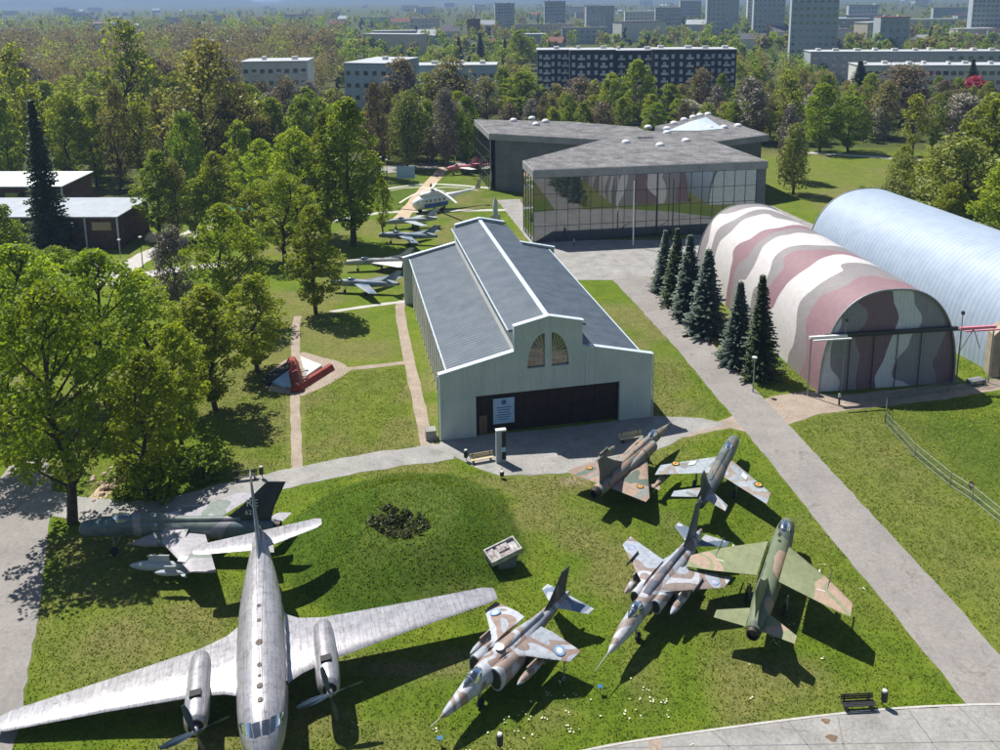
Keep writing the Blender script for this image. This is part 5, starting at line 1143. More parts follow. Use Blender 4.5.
for k in range(4):
    a = math.pi/2*k; mb = MB(); mb.box((.8*math.cos(a), .8*math.sin(a), .7), (.7, .06, 1.4), rz=a); mb.build('fin', M['w_white'], T)
# visitors near the museum
def person(px, py, top, leg, lab, rz=0, skin=(.5, .32, .24)):
    p = G(px, py); me = bpy.data.meshes.new('person'); 
    V_ = [(0, 0, .95), (0, 0, 1.2), (0, 0, 1.42), (0, .01, 1.52), (0, .02, 1.66), (.2, 0, 1.42), (.27, .02, 1.14), (.25, .12, .92), (-.2, 0, 1.42), (-.27, .02, 1.14), (-.25, -.06, .9), (.1, 0, .9), (.12, .1, .5), (.12, 0, .06), (.12, .14, .03), (-.1, 0, .9), (-.12, -.06, .5), (-.12, -.2, .08), (-.12, -.07, .03)]
    E_ = [(0, 1), (1, 2), (2, 3), (3, 4), (2, 5), (5, 6), (6, 7), (2, 8), (8, 9), (9, 10), (0, 11), (11, 12), (12, 13), (13, 14), (0, 15), (15, 16), (16, 17), (17, 18)]
    me.from_pydata(V_, E_, []); o = bpy.data.objects.new('person', me); COL.objects.link(o)
    sk_ = o.modifiers.new('s', 'SKIN'); rad = [.15, .14, .15, .06, .11, .075, .055, .045, .075, .055, .045, .1, .075, .05, .05, .1, .075, .05, .05]
    for i, r_ in enumerate(rad): me.skin_vertices[0].data[i].radius = (r_, r_*.85)
    me.skin_vertices[0].data[0].use_root = True
    o.modifiers.new('u', 'SUBSURF').levels = 1
    dg = bpy.context.evaluated_depsgraph_get(); m2 = bpy.data.meshes.new_from_object(o.evaluated_get(dg)); bpy.data.objects.remove(o)
    o = bpy.data.objects.new('person', m2); COL.objects.link(o); m2.materials.clear()
    for c in (top, leg, skin): m2.materials.append(flat('cloth', c, .9))
    for f in m2.polygons: z = f.center.z; f.material_index = 2 if z > 1.47 or (abs(f.center.x) > .2 and z < 1.0) else (0 if z > .93 else 1); f.use_smooth = True
    o.location = p; o.rotation_euler = (0, 0, rz); tag(o, lab, 'person')
    mb = MB(); mb.lathe([(.11, 1.66), (.118, 1.72), (.08, 1.79), (.01, 1.81)], 10, (0, -.01, 0)); mb.build('hair', M['wood'], o, 60)
person(574, 247, (.35, .35, .4), (.05, .06, .1), 'person in grey top and dark trousers standing at the museum glass', 1)
person(437, 178, (.5, .05, .05), (.05, .05, .08), 'person in red top on the sandy path behind the helicopter', 2)
person(431, 190, (.03, .03, .04), (.06, .06, .1), 'person in black on the sandy path behind the helicopter', .4)
person(456, 172, (.05, .08, .25), (.05, .05, .06), 'person in dark blue near the small pinkish red plane', 1.4)
person(484, 176, (.6, .55, .5), (.08, .08, .12), 'person in pale top right of the small pinkish red plane', 2.4)
# heap of stones at the end of the sandy footpath
p = G(118, 480); rr = random.Random(9); mb = MB()
for k in range(60):
    x, y = rr.gauss(0, 1.1), rr.gauss(0, 1.5); s = rr.uniform(.15, .4); h = max(0, .7-.3*math.hypot(x, y))
    mb.rings([[(x+s*r_*math.cos(a), y+s*r_*math.sin(a), h+z*s) for a in [j*1.047 for j in range(6)]] for r_, z in ((.7, -.3), (1, .2), (.6, .7))])
o = mb.build('stone_heap', rough_mat('pinkish stones', (.25, .18, .14), (.5, .38, .3), 1.5, .9, fine=5), loc=(p.x, p.y, 0)); tag(o, 'heap of pinkish stones at the end of the sandy footpath under the trees', 'stone heap', kind='stuff')

# ================================================================ TREES
LEAF = dict(
 maple=leaf_mat('fresh green leaves', (.145, .20, .008), (.31, .37, .03), .55),
 green=leaf_mat('mid green leaves', (.10, .155, .012), (.24, .31, .03), .5),
 lime=leaf_mat('yellow green leaves', (.17, .22, .018), (.34, .38, .05), .5),
 willow=leaf_mat('pale willow leaves', (.16, .20, .045), (.30, .34, .10)),
 bud=leaf_mat('olive brown buds', (.17, .155, .05), (.31, .29, .10)),
 gold=leaf_mat('golden green buds', (.20, .18, .035), (.36, .32, .08)),
 brown=leaf_mat('reddish brown buds', (.15, .12, .075), (.28, .225, .145), .35, .01),
 grey=leaf_mat('grey twigs', (.20, .185, .15), (.38, .35, .29), .1, .01),
 white=leaf_mat('white blossom', (.25, .25, .17), (.48, .47, .38), .2, .01),
 pink=leaf_mat('crimson leaves', (.28, .03, .07), (.5, .08, .14), .2, .01),
 spruce=leaf_mat('spruce needles', (.03, .055, .018), (.08, .115, .045), 0, .01),
 bluespruce=leaf_mat('blue spruce needles', (.04, .065, .045), (.105, .145, .11), 0, .01))
def leafcloud(centers, radii, per, size, rs, flat_=.0, elong=1.5, shell=.55):
    n_ = len(centers)*per; c = np.repeat(np.array(centers), per, 0); r = np.repeat(np.array(radii), per)
    d = rs.normal(size=(n_, 3)); d /= np.linalg.norm(d, axis=1)[:, None]
    rad = r*(shell+(1-shell)*rs.random(n_))**.6
    p = c+d*rad[:, None]*np.array([1, 1, .8])
    nrm = d*.7+rs.normal(size=(n_, 3))*.8+np.array([-.25, .25, .45]); nrm /= np.linalg.norm(nrm, axis=1)[:, None]
    a = np.cross(nrm, rs.normal(size=(n_, 3))); a /= np.linalg.norm(a, axis=1)[:, None]; b_ = np.cross(nrm, a)
    s = size*(.6+.8*rs.random(n_))[:, None]/2
    v = np.stack([p-a*s*elong, p-b_*s+nrm*s*.2, p+a*s*elong, p+b_*s+nrm*s*.2], 1); return v.reshape(-1, 3)
def mesh_quads(name, v, mat):
    me = bpy.data.meshes.new(name); k = len(v)//4; me.vertices.add(len(v)); me.vertices.foreach_set('co', v.astype(np.float32).ravel())
    me.loops.add(len(v)); me.loops.foreach_set('vertex_index', np.arange(len(v), dtype=np.int32)); me.polygons.add(k)
    me.polygons.foreach_set('loop_start', np.arange(0, len(v), 4, dtype=np.int32)); me.update(calc_edges=True); me.materials.append(mat); return me
PROF = dict(
 broad=lambda t: math.sin(math.pi*min(1, (t*.93+.07)))**.55*(1-.15*t),
 oval=lambda t: (t/.35)**.6 if t < .35 else math.cos((t-.35)/.68*math.pi/2)**.62,
 col=lambda t: min(1, (t/.15)**.6)*(1-max(0, t-.55)/.47)**.6 if t < 1 else 0,
 weep=lambda t: .95 if t < .5 else math.cos((t-.5)/.52*math.pi/2)**.5)
TREES = {}
def tree_mesh(kind, var):
    key = (kind, var)
    if key in TREES: return TREES[key]
    K = KINDS[kind]; rs = np.random.RandomState(hash_(kind)+var*17); H_, R0, z0 = K['H'], K['R'], K['z0']
    tb = MB(); wob = rs.normal(size=(5, 2))*R0*.05
    top = H_*.86; pts = [(wob[i][0]*i, wob[i][1]*i, top*i/4) for i in range(5)]; r0_ = H_*K.get('tr', .016)
    pts[0] = (0, 0, -.3)
    tb.tube(pts, [r0_*1.25, r0_*.95, r0_*.7, r0_*.4, .03], 7)
    cs, rr_ = [], []; n_ = K['n']
    for i in range(n_):
        t = rs.random()**.9; ang = rs.random()*2*math.pi; q = rs.random()**.36
        pr = max(PROF[K['p']](t), .05)*R0*(.86+.28*math.sin(ang*2+var+t*5)*.6); cr_ = K['cr']*(.65+.6*rs.random())
        rad = max(0, pr-cr_*.45)*q; z = H_*(z0+(1-z0)*t)-cr_*.3
        cs.append((rad*math.cos(ang), rad*math.sin(ang), z)); rr_.append(cr_)
    # limbs to some clumps
    for i in range(0, n_, max(1, n_//K.get('limbs', 22))):
        c = cs[i]; zb = max(H_*.10, c[2]-math.hypot(c[0], c[1])*K.get('rise', .9)-H_*.04); f = zb/top*4; k = min(3, int(f)); 
        a = Vector(pts[k]).lerp(Vector(pts[k+1]), f-k); a.z = zb; m_ = a.lerp(Vector(c), .5)+Vector((0, 0, -H_*.012))
        tb.tube([a, m_, c], [r0_*.4, r0_*.25, .03], 5, caps=False)
    if K.get('twigs'):
        for i in range(K['twigs']):
            c = cs[rs.randint(n_)]; d = Vector(rs.normal(size=3)); d.z = abs(d.z)*1.2+.3; d.normalize(); s_ = Vector(c)+Vector(rs.normal(size=3))*K['cr']*.4
            L_2 = K['cr']*(.8+rs.random()); tb.tube([s_-d*L_2*.5, s_+d*L_2*.6], [.055, .02], 3, caps=False)
    tm_ = tb.build('trunk', M[K.get('bark', 'bark')], None, 60); bpy.data.objects.remove(tm_.copy()) if False else None
    tmesh = tm_.data; bpy.data.objects.remove(tm_)
    v = leafcloud(cs, rr_, int(K['per']*.62), K['s']*.92, rs, elong=K.get('el', 1.3))
    if K['p'] == 'weep': 
        m_ = rs.random(len(v)//4) < .6; dz = np.repeat(np.where(m_, -rs.random(len(v)//4)*H_*.22, 0), 4); v[:, 2] = np.maximum(v[:, 2]+dz, H_*.1+rs.random()*.1)
    TREES[key] = (tmesh, mesh_quads('crown', v, LEAF[K['leaf']])); return TREES[key]
def hash_(s): return sum(ord(c)*(i+3) for i, c in enumerate(s)) % 9973
KINDS = dict(
 maple=dict(H=18, R=6.5, z0=.26, n=190, cr=.85, per=85, s=.27, p='broad', leaf='maple', tr=.018),
 lime=dict(H=16, R=3.9, z0=.12, n=160, cr=.66, per=85, s=.25, p='oval', leaf='maple', tr=.013),
 dark=dict(H=16, R=5.5, z0=.14, n=150, cr=1.0, per=80, s=.33, p='oval', leaf='green', tr=.015),
 bright=dict(H=15, R=5, z0=.12, n=120, cr=1.0, per=75, s=.36, p='oval', leaf='lime', tr=.015),
 poplar=dict(H=26, R=4.6, z0=.15, n=230, cr=1.0, per=75, s=.33, p='col', leaf='maple', tr=.014),
 willow=dict(H=17, R=6, z0=.2, n=80, cr=1.5, per=90, s=.36, p='weep', leaf='willow', tr=.02, twigs=120, el=2.2),
 airy=dict(H=18, R=4.6, z0=.2, n=52, cr=1.3, per=55, s=.42, p='oval', leaf='lime', tr=.013, limbs=30, twigs=120),
 budding=dict(H=16, R=5.5, z0=.16, n=80, cr=1.5, per=62, s=.34, p='broad', leaf='bud', tr=.016, limbs=40, twigs=300),
 golden=dict(H=20, R=6.5, z0=.2, n=90, cr=1.6, per=62, s=.38, p='broad', leaf='gold', tr=.016, limbs=40, twigs=300),
 brown=dict(H=17, R=5, z0=.14, n=80, cr=1.5, per=60, s=.34, p='oval', leaf='brown', tr=.014, limbs=40, twigs=420),
 grey=dict(H=15, R=4.5, z0=.12, n=70, cr=1.3, per=75, s=.26, p='oval', leaf='grey', tr=.014, limbs=40, twigs=450, bark='pale_bark', el=2.4),
 blossom=dict(H=9, R=4.5, z0=.08, n=60, cr=1.2, per=80, s=.34, p='broad', leaf='white', tr=.016, twigs=60),
 red=dict(H=8, R=4, z0=.1, n=50, cr=1.1, per=80, s=.34, p='broad', leaf='pink', tr=.016),
 shrub=dict(H=3.0, R=2.4, z0=.05, n=34, cr=.6, per=90, s=.2, p='broad', leaf='green', tr=.02, limbs=6))
NICE = dict(maple='broad green tree', lime='upright fresh green tree', dark='dark green tree', bright='yellow green tree', poplar='tall column shaped green tree', willow='pale green drooping willow', airy='airy yellow green tree', budding='olive brown budding tree', golden='golden budding tree', brown='brown leafless tree', grey='pale grey leafless tree', blossom='whitish blossoming tree', red='crimson leaved tree', shrub='dense dark green shrub', spruce='dark green spruce', bluespruce='blue grey spruce')
def spruce_mesh(kind, var):
    key = (kind, var)
    if key in TREES: return TREES[key]
    rs = np.random.RandomState(40+var); H_, R0 = 13.0, 2.6; tb = MB(); tb.tube([(0, 0, -.2), (0, 0, H_*.5), (0, 0, H_*.97)], [.2, .12, .02], 7)
    t = tb.build('trunk', M['bark']); tmesh = t.data; bpy.data.objects.remove(t); V_ = []
    z = H_*.05
    while z < H_*.99:
        rel = z/H_; rr2 = R0*(1-rel)**.95*(.85+.3*rs.random())+.12; nb = int(9+8*(1-rel))
        for k in range(nb):
            a = 2*math.pi*(k+rs.random()*.8)/nb; L2 = rr2*(.6+.55*rs.random()**1.5); ca, sa = math.cos(a), math.sin(a); m2 = max(2, int(L2/.22))
            for j in range(m2):
                f = (j+.7)/m2; x, y = ca*L2*f, sa*L2*f; zz_ = z-.34*L2*f+.16*L2*f*f+rs.normal()*.05; wd = .34*(1-.55*f)+.06
                for s_ in (-1, 1):
                    dx, dy = -sa*s_, ca*s_; e = np.array([x+dx*wd+ca*.12, y+dy*wd+sa*.12, zz_-.12-rs.random()*.12]); c0 = np.array([x, y, zz_]); c1 = np.array([x+ca*.26, y+sa*.26, zz_-.05]); V_ += [c0, c0*.4+e*.6+np.array([-ca*.08, -sa*.08, 0]), e, c1]
        z += .30*(1-rel*.45)
    V_ += [np.array(q) for q in ((-.04, 0, H_*.93), (.04, 0, H_*.93), (.02, 0, H_*1.02), (-.02, 0, H_*1.02))]
    TREES[key] = (tmesh, mesh_quads('crown', np.array(V_), LEAF[kind])); return TREES[key]
rt_ = random.Random(21)
NT = 0
def put_tree(kind, x, y, h, wdt, label, group=None, var=None, z=0, name=None):
    global NT; NT += 1
    sp_ = kind in ('spruce', 'bluespruce'); var = var if var is not None else rt_.randint(0, 3 if not sp_ else 2)
    tm_, cm_ = spruce_mesh(kind, var) if sp_ else tree_mesh(kind, var)
    H_, R0 = (13.0, 2.6) if sp_ else (KINDS[kind]['H'], KINDS[kind]['R'])
    T = thing(name or ('shrub' if kind == 'shrub' else ('spruce_tree' if sp_ else 'leafy_tree')), (x, y, z), rt_.uniform(0, 6.28), label, 'shrub' if kind == 'shrub' else 'tree', group)
    s_ = wdt/2/R0; T.scale = (s_, s_*rt_.uniform(.88, 1.12), h/H_); T.rotation_euler = (rt_.gauss(0, .025), rt_.gauss(0, .025), T.rotation_euler.z)
    for nm, me_ in (('trunk', tm_), ('crown', cm_)):
        o = bpy.data.objects.new(nm, me_); COL.objects.link(o); o.parent = T
    return T
def px_tree(kind, px, pyb, pyt, wpx, label, group=None, var=None, name=None):
    b_ = G(px, pyb); h = height_at(px, pyb, pyt); dist = (b_-Vector((0, 0, CAM_H))).length*.98
    return put_tree(kind, b_.x, b_.y, max(h, 1.5), wpx/FPX*dist*(1.2 if 'spruce' in kind else 1.0), label, group, var, 0, name)
HERO = [
 ('bright', 12, 188, 95, 48, 'yellow green tree at the left edge above the white shed roof', 0), ('airy', 38, 184, 84, 44, 'loose yellow green tree behind the very tall spruce', 1),
 ('bright', 72, 188, 92, 46, 'brightest yellow green tree just right of the very tall spruce', 2), ('lime', 97, 186, 96, 44, 'green tree behind the grey roofed shed, first right of the brightest one', 3),
 ('budding', 120, 190, 84, 44, 'olive budding tree right behind the corner of the grey roofed shed', 0), ('airy', 143, 187, 94, 40, 'thin yellow green tree below the tallest airy tree', 2),
 ('budding', 164, 184, 90, 44, 'olive tree left of the round dark green one', 3), ('brown', 228, 182, 92, 44, 'leafless brown tree in front of the golden tree trunk', 1),
 ('budding', 248, 180, 84, 46, 'olive budding tree right of the golden budding tree', 2), ('dark', 275, 176, 98, 46, 'dark green tree left of the column shaped pair, further back', 3),
 ('lime', 224, 238, 152, 50, 'green tree behind the teal roofed tent', 1), ('maple', 262, 226, 140, 62, 'broad green tree behind the bright one by the column shaped pair', 2),
 ('bright', 244, 208, 122, 46, 'small yellow green tree near the bend of the back path', 3), ('brown', 262, 134, 82, 40, 'leafless tree before the left end of the pale villa block', 2),
 ('grey', 310, 132, 82, 36, 'grey leafless tree before the right end of the pale villa block', 0), ('brown', 344, 136, 96, 34, 'brown leafless tree before the left side of the white block', 3),
 ('airy', 425, 132, 72, 42, 'yellow green tree left of the broad olive budding tree', 0), ('budding', 487, 124, 76, 42, 'olive tree behind the left corner of the museum', 1),
 ('dark', 503, 118, 68, 34, 'dark green tree between the blue grey building and the charcoal row', 2), ('budding', 388, 150, 84, 44, 'olive budding tree behind the thin lamp posts', 3),
 ('dark', 428, 160, 100, 34, 'dark green tree between the willow and the pinkish grey tree', 0),
 ('maple', 72, 522, 285, 150, 'big leaning maple whose trunk stands right beside the nose of the dark green grey jet', 0),
 ('lime', 148, 500, 352, 84, 'upright green tree rising from dark shrubs beside the heap of stones', 1),
 ('lime', 183, 450, 322, 64, 'slim upright green tree between the shrubs and the curved path', 2),
 ('lime', 216, 410, 285, 88, 'dense upright tree casting a round shadow left of the gravel footpath', 3),
 ('lime', 258, 372, 276, 72, 'upright green tree just behind the red beam monument', 0),
 ('maple', 108, 405, 250, 130, 'broad green tree behind the upright trees, in the middle of the left grove', 1),
 ('maple', 38, 400, 240, 120, 'broad green tree at the left edge behind the leaning maple', 2),
 ('lime', 150, 372, 268, 70, 'green tree in the second row of the left grove', 1),
 ('dark', 8, 305, 205, 66, 'dark green tree at the left edge in front of the sheds', 0),
 ('maple', 20, 470, 330, 90, 'green tree whose crown overhangs the concrete path at the left edge', 3),
 ('maple', 60, 330, 246, 80, 'light green tree in front of the grey roofed shed', 0),
 ('grey', 175, 310, 226, 50, 'pale leafless tree beside the fork of the pale paths', 1),
 ('maple', 232, 322, 205, 92, 'broad green tree left of the upright tree beside the parked jets', 2),
 ('lime', 316, 314, 205, 66, 'tall upright green tree with a clear round shadow beside the parked jets', 2),
 ('maple', 285, 262, 172, 76, 'broad bright green tree in front of the tall column shaped pair', 3),
 ('maple', 298, 236, 128, 84, 'broad bright green tree touching the left side of the tall column shaped pair', 0),
 ('poplar', 354, 246, 98, 66, 'taller right hand tree of the column shaped pair behind the parked jets', 0),
 ('poplar', 330, 240, 112, 50, 'left hand tree of the column shaped pair behind the parked jets', 1),
 ('lime', 383, 232, 178, 28, 'small green tree just left of the helicopter nose', 1),
 ('lime', 250, 262, 190, 60, 'green tree in front of the teal roofed tent', 2),
 ('spruce', 53, 252, 96, 34, 'very tall dark spruce standing in front of the left sheds', 0),
 ('lime', 160, 238, 150, 50, 'upright green tree right of the grey roofed shed', 0),
 ('budding', 178, 238, 158, 36, 'olive budding tree on the lawn beside the pale path', 1),
 ('bright', 199, 240, 178, 46, 'small bright yellow green tree by the bend of the pale path', 2),
 ('dark', 189, 205, 112, 52, 'round dark green tree below the golden budding crown', 1),
 ('golden', 208, 188, 40, 104, 'large golden budding tree with a dark forked trunk at upper left', 0),
 ('dark', 252, 150, 84, 50, 'dark green tree right of the golden budding tree', 2),
 ('airy', 28, 172, 42, 48, 'tall airy tree near the left edge above the sheds', 0),
 ('airy', 133, 160, 18, 58, 'tallest airy green tree in front of the brown woodland', 1),
 ('brown', 292, 140, 76, 46, 'leafless brownish tree in front of the pale villa block', 0),
 ('brown', 322, 130, 92, 30, 'leafless brownish tree in the gap before the white block', 1),
 ('brown', 378, 176, 82, 34, 'thin leafless tree right of the tall column shaped pair', 2),
 ('willow', 407, 168, 90, 50, 'drooping willow left of the sandy path end', 0),
 ('grey', 446, 166, 90, 38, 'pale pinkish grey tree left of the museum corner', 0),
 ('dark', 467, 166, 96, 34, 'dark green tree against the glass corner of the museum', 1),
 ('budding', 452, 132, 60, 84, 'broad olive and brown budding tree in front of the low blue grey building', 2),
 ('brown', 402, 130, 58, 50, 'brown budding tree left of the broad olive one before the blue grey building', 1),
 ('lime', 522, 122, 72, 56, 'green tree behind the left wing of the museum', 0),
 ('spruce', 481, 66, 32, 14, 'tallest dark conifer behind the low blue grey building', 0),
 ('spruce', 459, 60, 36, 10, 'small dark conifer left of the tallest one behind the blue grey building', 1),
 ('spruce', 505, 66, 38, 10, 'first of two small dark conifers right of the tallest conifer', 2),
 ('dark', 522, 70, 30, 40, 'dark green tree left of the charcoal apartment row', 0),
 ('bright', 640, 124, 60, 42, 'bright yellow green pointed tree behind the museum roof', 1),
 ('dark', 668, 124, 84, 40, 'mid green tree right of the bright pointed one behind the museum', 2),
 ('bright', 612, 122, 74, 40, 'pale yellow green tree left of the bright pointed one behind the museum', 3),
 ('brown', 580, 120, 78, 50, 'russet budding tree behind the museum left wing roof', 2),
 ('golden', 555, 118, 84, 34, 'golden orange budding tree behind the museum left wing roof', 1),
 ('brown', 700, 118, 68, 40, 'russet tree behind the highest point of the museum roof', 0),
 ('dark', 721, 116, 74, 24, 'slim green tree right of the russet one behind the museum', 3),
 ('blossom', 686, 124, 100, 54, 'low cream blossoming tree close behind the museum roof', 0),
 ('grey', 749, 142, 78, 50, 'pale grey leafless tree behind the right museum corner', 1),
 ('airy', 786, 142, 70, 40, 'yellow green tree right of the grey leafless one', 2),
 ('grey', 786, 180, 105, 34, 'silvery leafless tree right beside the museum wall', 2),
 ('willow', 793, 194, 124, 38, 'light willow standing alone on the lawn right of the museum', 1),
 ('dark', 820, 152, 84, 46, 'dark green pointed tree at the back edge of the lawn', 0),
 ('dark', 848, 152, 96, 50, 'dark rounded tree right of the pointed one at the back of the lawn', 1),
 ('spruce', 860, 100, 60, 24, 'dark spruce in the woodland left of the white school', 0),
 ('brown', 900, 125, 63, 76, 'broad reddish brown tree in front of the white school', 3),
 ('blossom', 878, 140, 108, 26, 'small whitish tree at the back edge of the lawn', 1),
 ('budding', 884, 138, 82, 42, 'pinkish budding tree behind the small whitish one', 0),
 ('airy', 912, 156, 94, 34, 'loose olive tree by the path behind the lawn', 3),
 ('airy', 932, 154, 92, 30, 'yellowish tree right of the loose olive tree by the path', 0),
 ('dark', 937, 112, 76, 20, 'green tree right before the white school windows', 2),
 ('grey', 958, 152, 94, 60, 'broad grey twiggy tree near the right edge behind the lawn', 3),
 ('spruce', 970, 100, 58, 16, 'dark conifer before the white school, by the crimson tree', 1),
 ('red', 973, 104, 76, 36, 'crimson tree in front of the white school', 0),
 ('willow', 958, 228, 134, 76, 'grey green willow like tree behind the blue arched hangar', 2),
 ('bright', 990, 212, 92, 78, 'tall bright yellow green tree at the right edge', 2),
 ('bright', 1006, 250, 150, 76, 'bright yellow green tree behind the blue hangar at the right edge', 3),
 ('bluespruce', 664, 292, 228, 24, 'first small conifer in the row beside the museum forecourt', 0),
 ('spruce', 675, 304, 228, 30, 'second conifer of the roadside row, counted from the museum', 0),
 ('bluespruce', 688, 318, 234, 34, 'dense conifer in the middle of the roadside row', 1),
 ('bluespruce', 706, 333, 248, 40, 'blue grey conifer at the near end of the dense part of the row', 2),
 ('bluespruce', 737, 364, 279, 34, 'blue grey conifer before the striped hangar, left of the green one', 0),
 ('spruce', 760, 377, 274, 38, 'nearest and tallest conifer before the striped hangar', 2),
 ('shrub', 128, 492, 462, 56, 'dark shrub mass left of the upright tree', 0), ('shrub', 168, 490, 448, 66, 'dark shrub mass right of the upright tree', 1), ('shrub', 205, 478, 446, 60, 'dark shrub beside the curved path', 2),
 ('shrub', 145, 470, 440, 50, 'dark shrub behind the upright tree', 3),
 ('shrub', 660, 283, 272, 14, 'small light shrub at the forecourt corner', 0),
]
for k in HERO: px_tree(k[0], *k[1:5], k[5], None, k[6])
# belt of woodland, planted in world space, leaving the buildings and lawns free
def clear(x, y):
    p = Vector((x, y, 0)); d = p.z*0
    v_ = Vector((x, y, -CAM_H)); zc = v_.dot(fw); px = PPX+FPX*v_.dot(right)/zc; py = PPY-FPX*v_.dot(up)/zc
    return px, py
LOWZ = [(235, 330, 104, 124), (318, 402, 104, 130), (392, 490, 99, 114), (537, 740, 86, 100), (835, 1000, 79, 98), (780, 845, 54, 66)]  # building feet
pl = []
ZONES = [(60, 'by the left edge'), (115, 'left of the tallest airy tree'), (165, 'behind the tallest airy tree'), (240, 'behind the golden tree'), (320, 'before the villa block'), (400, 'by the white block'), (480, 'by the blue grey building'), (560, 'behind the museum wing'), (630, 'left of the bright pointed tree'), (710, 'behind the museum peak'), (780, 'right behind the museum'), (840, 'below the tallest tower'), (905, 'left of the white school'), (965, 'before the white school'), (5000, 'by the right edge')]
def belt(n_, x0, x1, y0, y1, kinds, hr, group, where, sep=6, seed=1, keep=None):
    r = random.Random(seed); c = 0; tries = 0
    while c < n_ and tries < n_*60:
        tries += 1; y = y0*math.exp(r.random()*math.log(y1/y0)); x = r.uniform(x0, x1)*y
        px, py = clear(x, y)
        if px < -60 or px > 1060: continue
        if any(abs(x-a)+abs(y-b_) < sep for a, b_ in pl): continue
        if keep and not keep(px, py, x, y): continue
        kd = r.choice(kinds); h = r.uniform(*hr)*(1 if kd not in ('blossom', 'shrub') else .6)
        pl.append((x, y)); c += 1
        zone = next(t for lim, t in ZONES if px < lim); mass = 'taller' if h > sum(hr)/2 else 'lower'
        put_tree(kd, x, y, h, h*r.uniform(.62, .85)*(1 if kd not in ('poplar', 'spruce') else .45), '%s %s in the %s, %s' % (mass, NICE[kd], where, zone), '%s %ss, %s, %s' % (mass, NICE[kd], where, zone))
nb = lambda px, py, x, y: not any(a-4 < px < b_+4 and c-2 < py < d+7 for a, b_, c, d in LOWZ)
belt(56, -.62, -.18, 215, 330, ['airy', 'bright', 'dark', 'budding', 'lime', 'budding', 'grey', 'maple'], (15, 22), 1, 'left woodland', 7, 1, nb)
belt(34, -.62, -.12, 330, 400, ['brown', 'brown', 'budding', 'brown', 'grey', 'airy'], (17, 24), 1, 'brown woodland belt', 8, 2, nb)
belt(40, -.16, .02, 235, 330, ['lime', 'budding', 'willow', 'airy', 'dark', 'grey', 'budding', 'bright'], (10, 16), 1, 'park strip', 8, 3, lambda px, py, x, y: nb(px, py, x, y) and px < 470)
belt(56, .0, .33, 262, 385, ['budding', 'brown', 'airy', 'dark', 'lime', 'bright', 'grey', 'budding', 'bright'], (10, 14), 1, 'woodland strip', 7, 4, nb)
belt(56, .32, .64, 262, 375, ['budding', 'lime', 'airy', 'dark', 'bright', 'grey', 'budding', 'golden', 'bright', 'brown'], (10, 15), 1, 'woodland behind the lawn', 7, 5, nb)
belt(8, .47, .56, 150, 215, ['willow', 'airy', 'bright'], (10, 13), 1, 'blue hangar grove', 9, 8)
# beyond: woodland that reads as one mass
rs = np.random.RandomState(77)
SPC = ['brown', 'bud', 'green', 'lime', 'maple', 'gold', 'spruce']
VV, MI = [], []; cnt = 0; tries = 0
while cnt < 2600 and tries < 90000:
    tries += 1; y = 250*math.exp(rs.random()*2.4); x = rs.uniform(-.66, .68)*y; px, py = clear(x, y)
    if not nb(px, py, x, y): continue
    leftw = px < 330 and y < 1250
    if y < 385 and not (px < 300 and y > 262): continue
    dens = float(vnoise(np.array([x]), np.array([y]), 90, 12)[0])
    if not leftw and (dens < (.18 if y < 900 else .34)): continue
    if leftw and y > 420 and rs.random() < .1: continue
    cnt += 1; sp_ = (0 if rs.random() < .78 else rs.randint(0, 5)) if (leftw and 330 < y < 900) else [0, 1, 2, 2, 3, 4, 4, 5, 1, 2, 6][rs.randint(11)]
    h = (rs.uniform(12, 18) if y < 330 else rs.uniform(18, 26)) if leftw else rs.uniform(8, 15)*(1 if y < 800 else 1.15); R1 = h*rs.uniform(.3, .42)*(1 if sp_ != 6 else .45); nc = 9
    cc = [(x+R1*.7*(1-.5*t)*rs.normal()*.7, y+R1*.7*(1-.5*t)*rs.normal()*.7, h*(.2+.72*t)) for t in [(j+.5)/nc for j in range(nc)]]
    per = 70 if y < 400 else (40 if y < 700 else 20); q = leafcloud(cc, [R1*.5]*nc, per, .5 if y < 400 else (.75 if y < 600 else 1.3), rs, elong=1.2); VV.append(q); MI += [sp_]*(len(q)//4)
o = bpy.data.objects.new('distant_woodland', mesh_quads('distant_woodland', np.concatenate(VV), LEAF[SPC[0]])); COL.objects.link(o)
for k_ in SPC[1:]: o.data.materials.append(LEAF[k_])
o.data.polygons.foreach_set('material_index', np.array(MI, dtype=np.int32)); tag(o, 'brown and green woodland and town trees reaching to the hazy hills', 'woodland', kind='stuff')
# woodland floor: low scrub that nobody could count
rs = np.random.RandomState(4); cs = []; rr_ = []
for x, y in pl[:250]:
    for k in range(5): cs.append((x+rs.normal()*4, y+rs.normal()*4, .3)); rr_.append(.6+rs.random()*.9)
o = bpy.data.objects.new('undergrowth', mesh_quads('undergrowth', leafcloud(cs, rr_, 46, .34, rs), LEAF['green'])); COL.objects.link(o)
tag(o, 'low green scrub covering the woodland floor', 'undergrowth', kind='stuff')
# crater bushes on the mound
rs = np.random.RandomState(8); cs = []; rr_ = []
for k in range(95):
    a = rs.random()*6.28; q = .2+1.9*rs.random()**.8; x, y = -9.2+q*math.cos(a)*1.25-.5*math.sin(a), 65.0+q*math.sin(a)*1.1; cs.append((x, y, mh(x, y)+.08)); rr_.append(.2+.34*rs.random())
o = bpy.data.objects.new('dry_brambles', mesh_quads('dry_brambles', leafcloud(cs, rr_, 46, .17, rs), leaf_mat('bramble leaves', (.03, .045, .012), (.13, .15, .05), .2, 0))); COL.objects.link(o); tag(o, 'dry brambles around the hollow on top of the grass mound', 'brambles', kind='stuff')

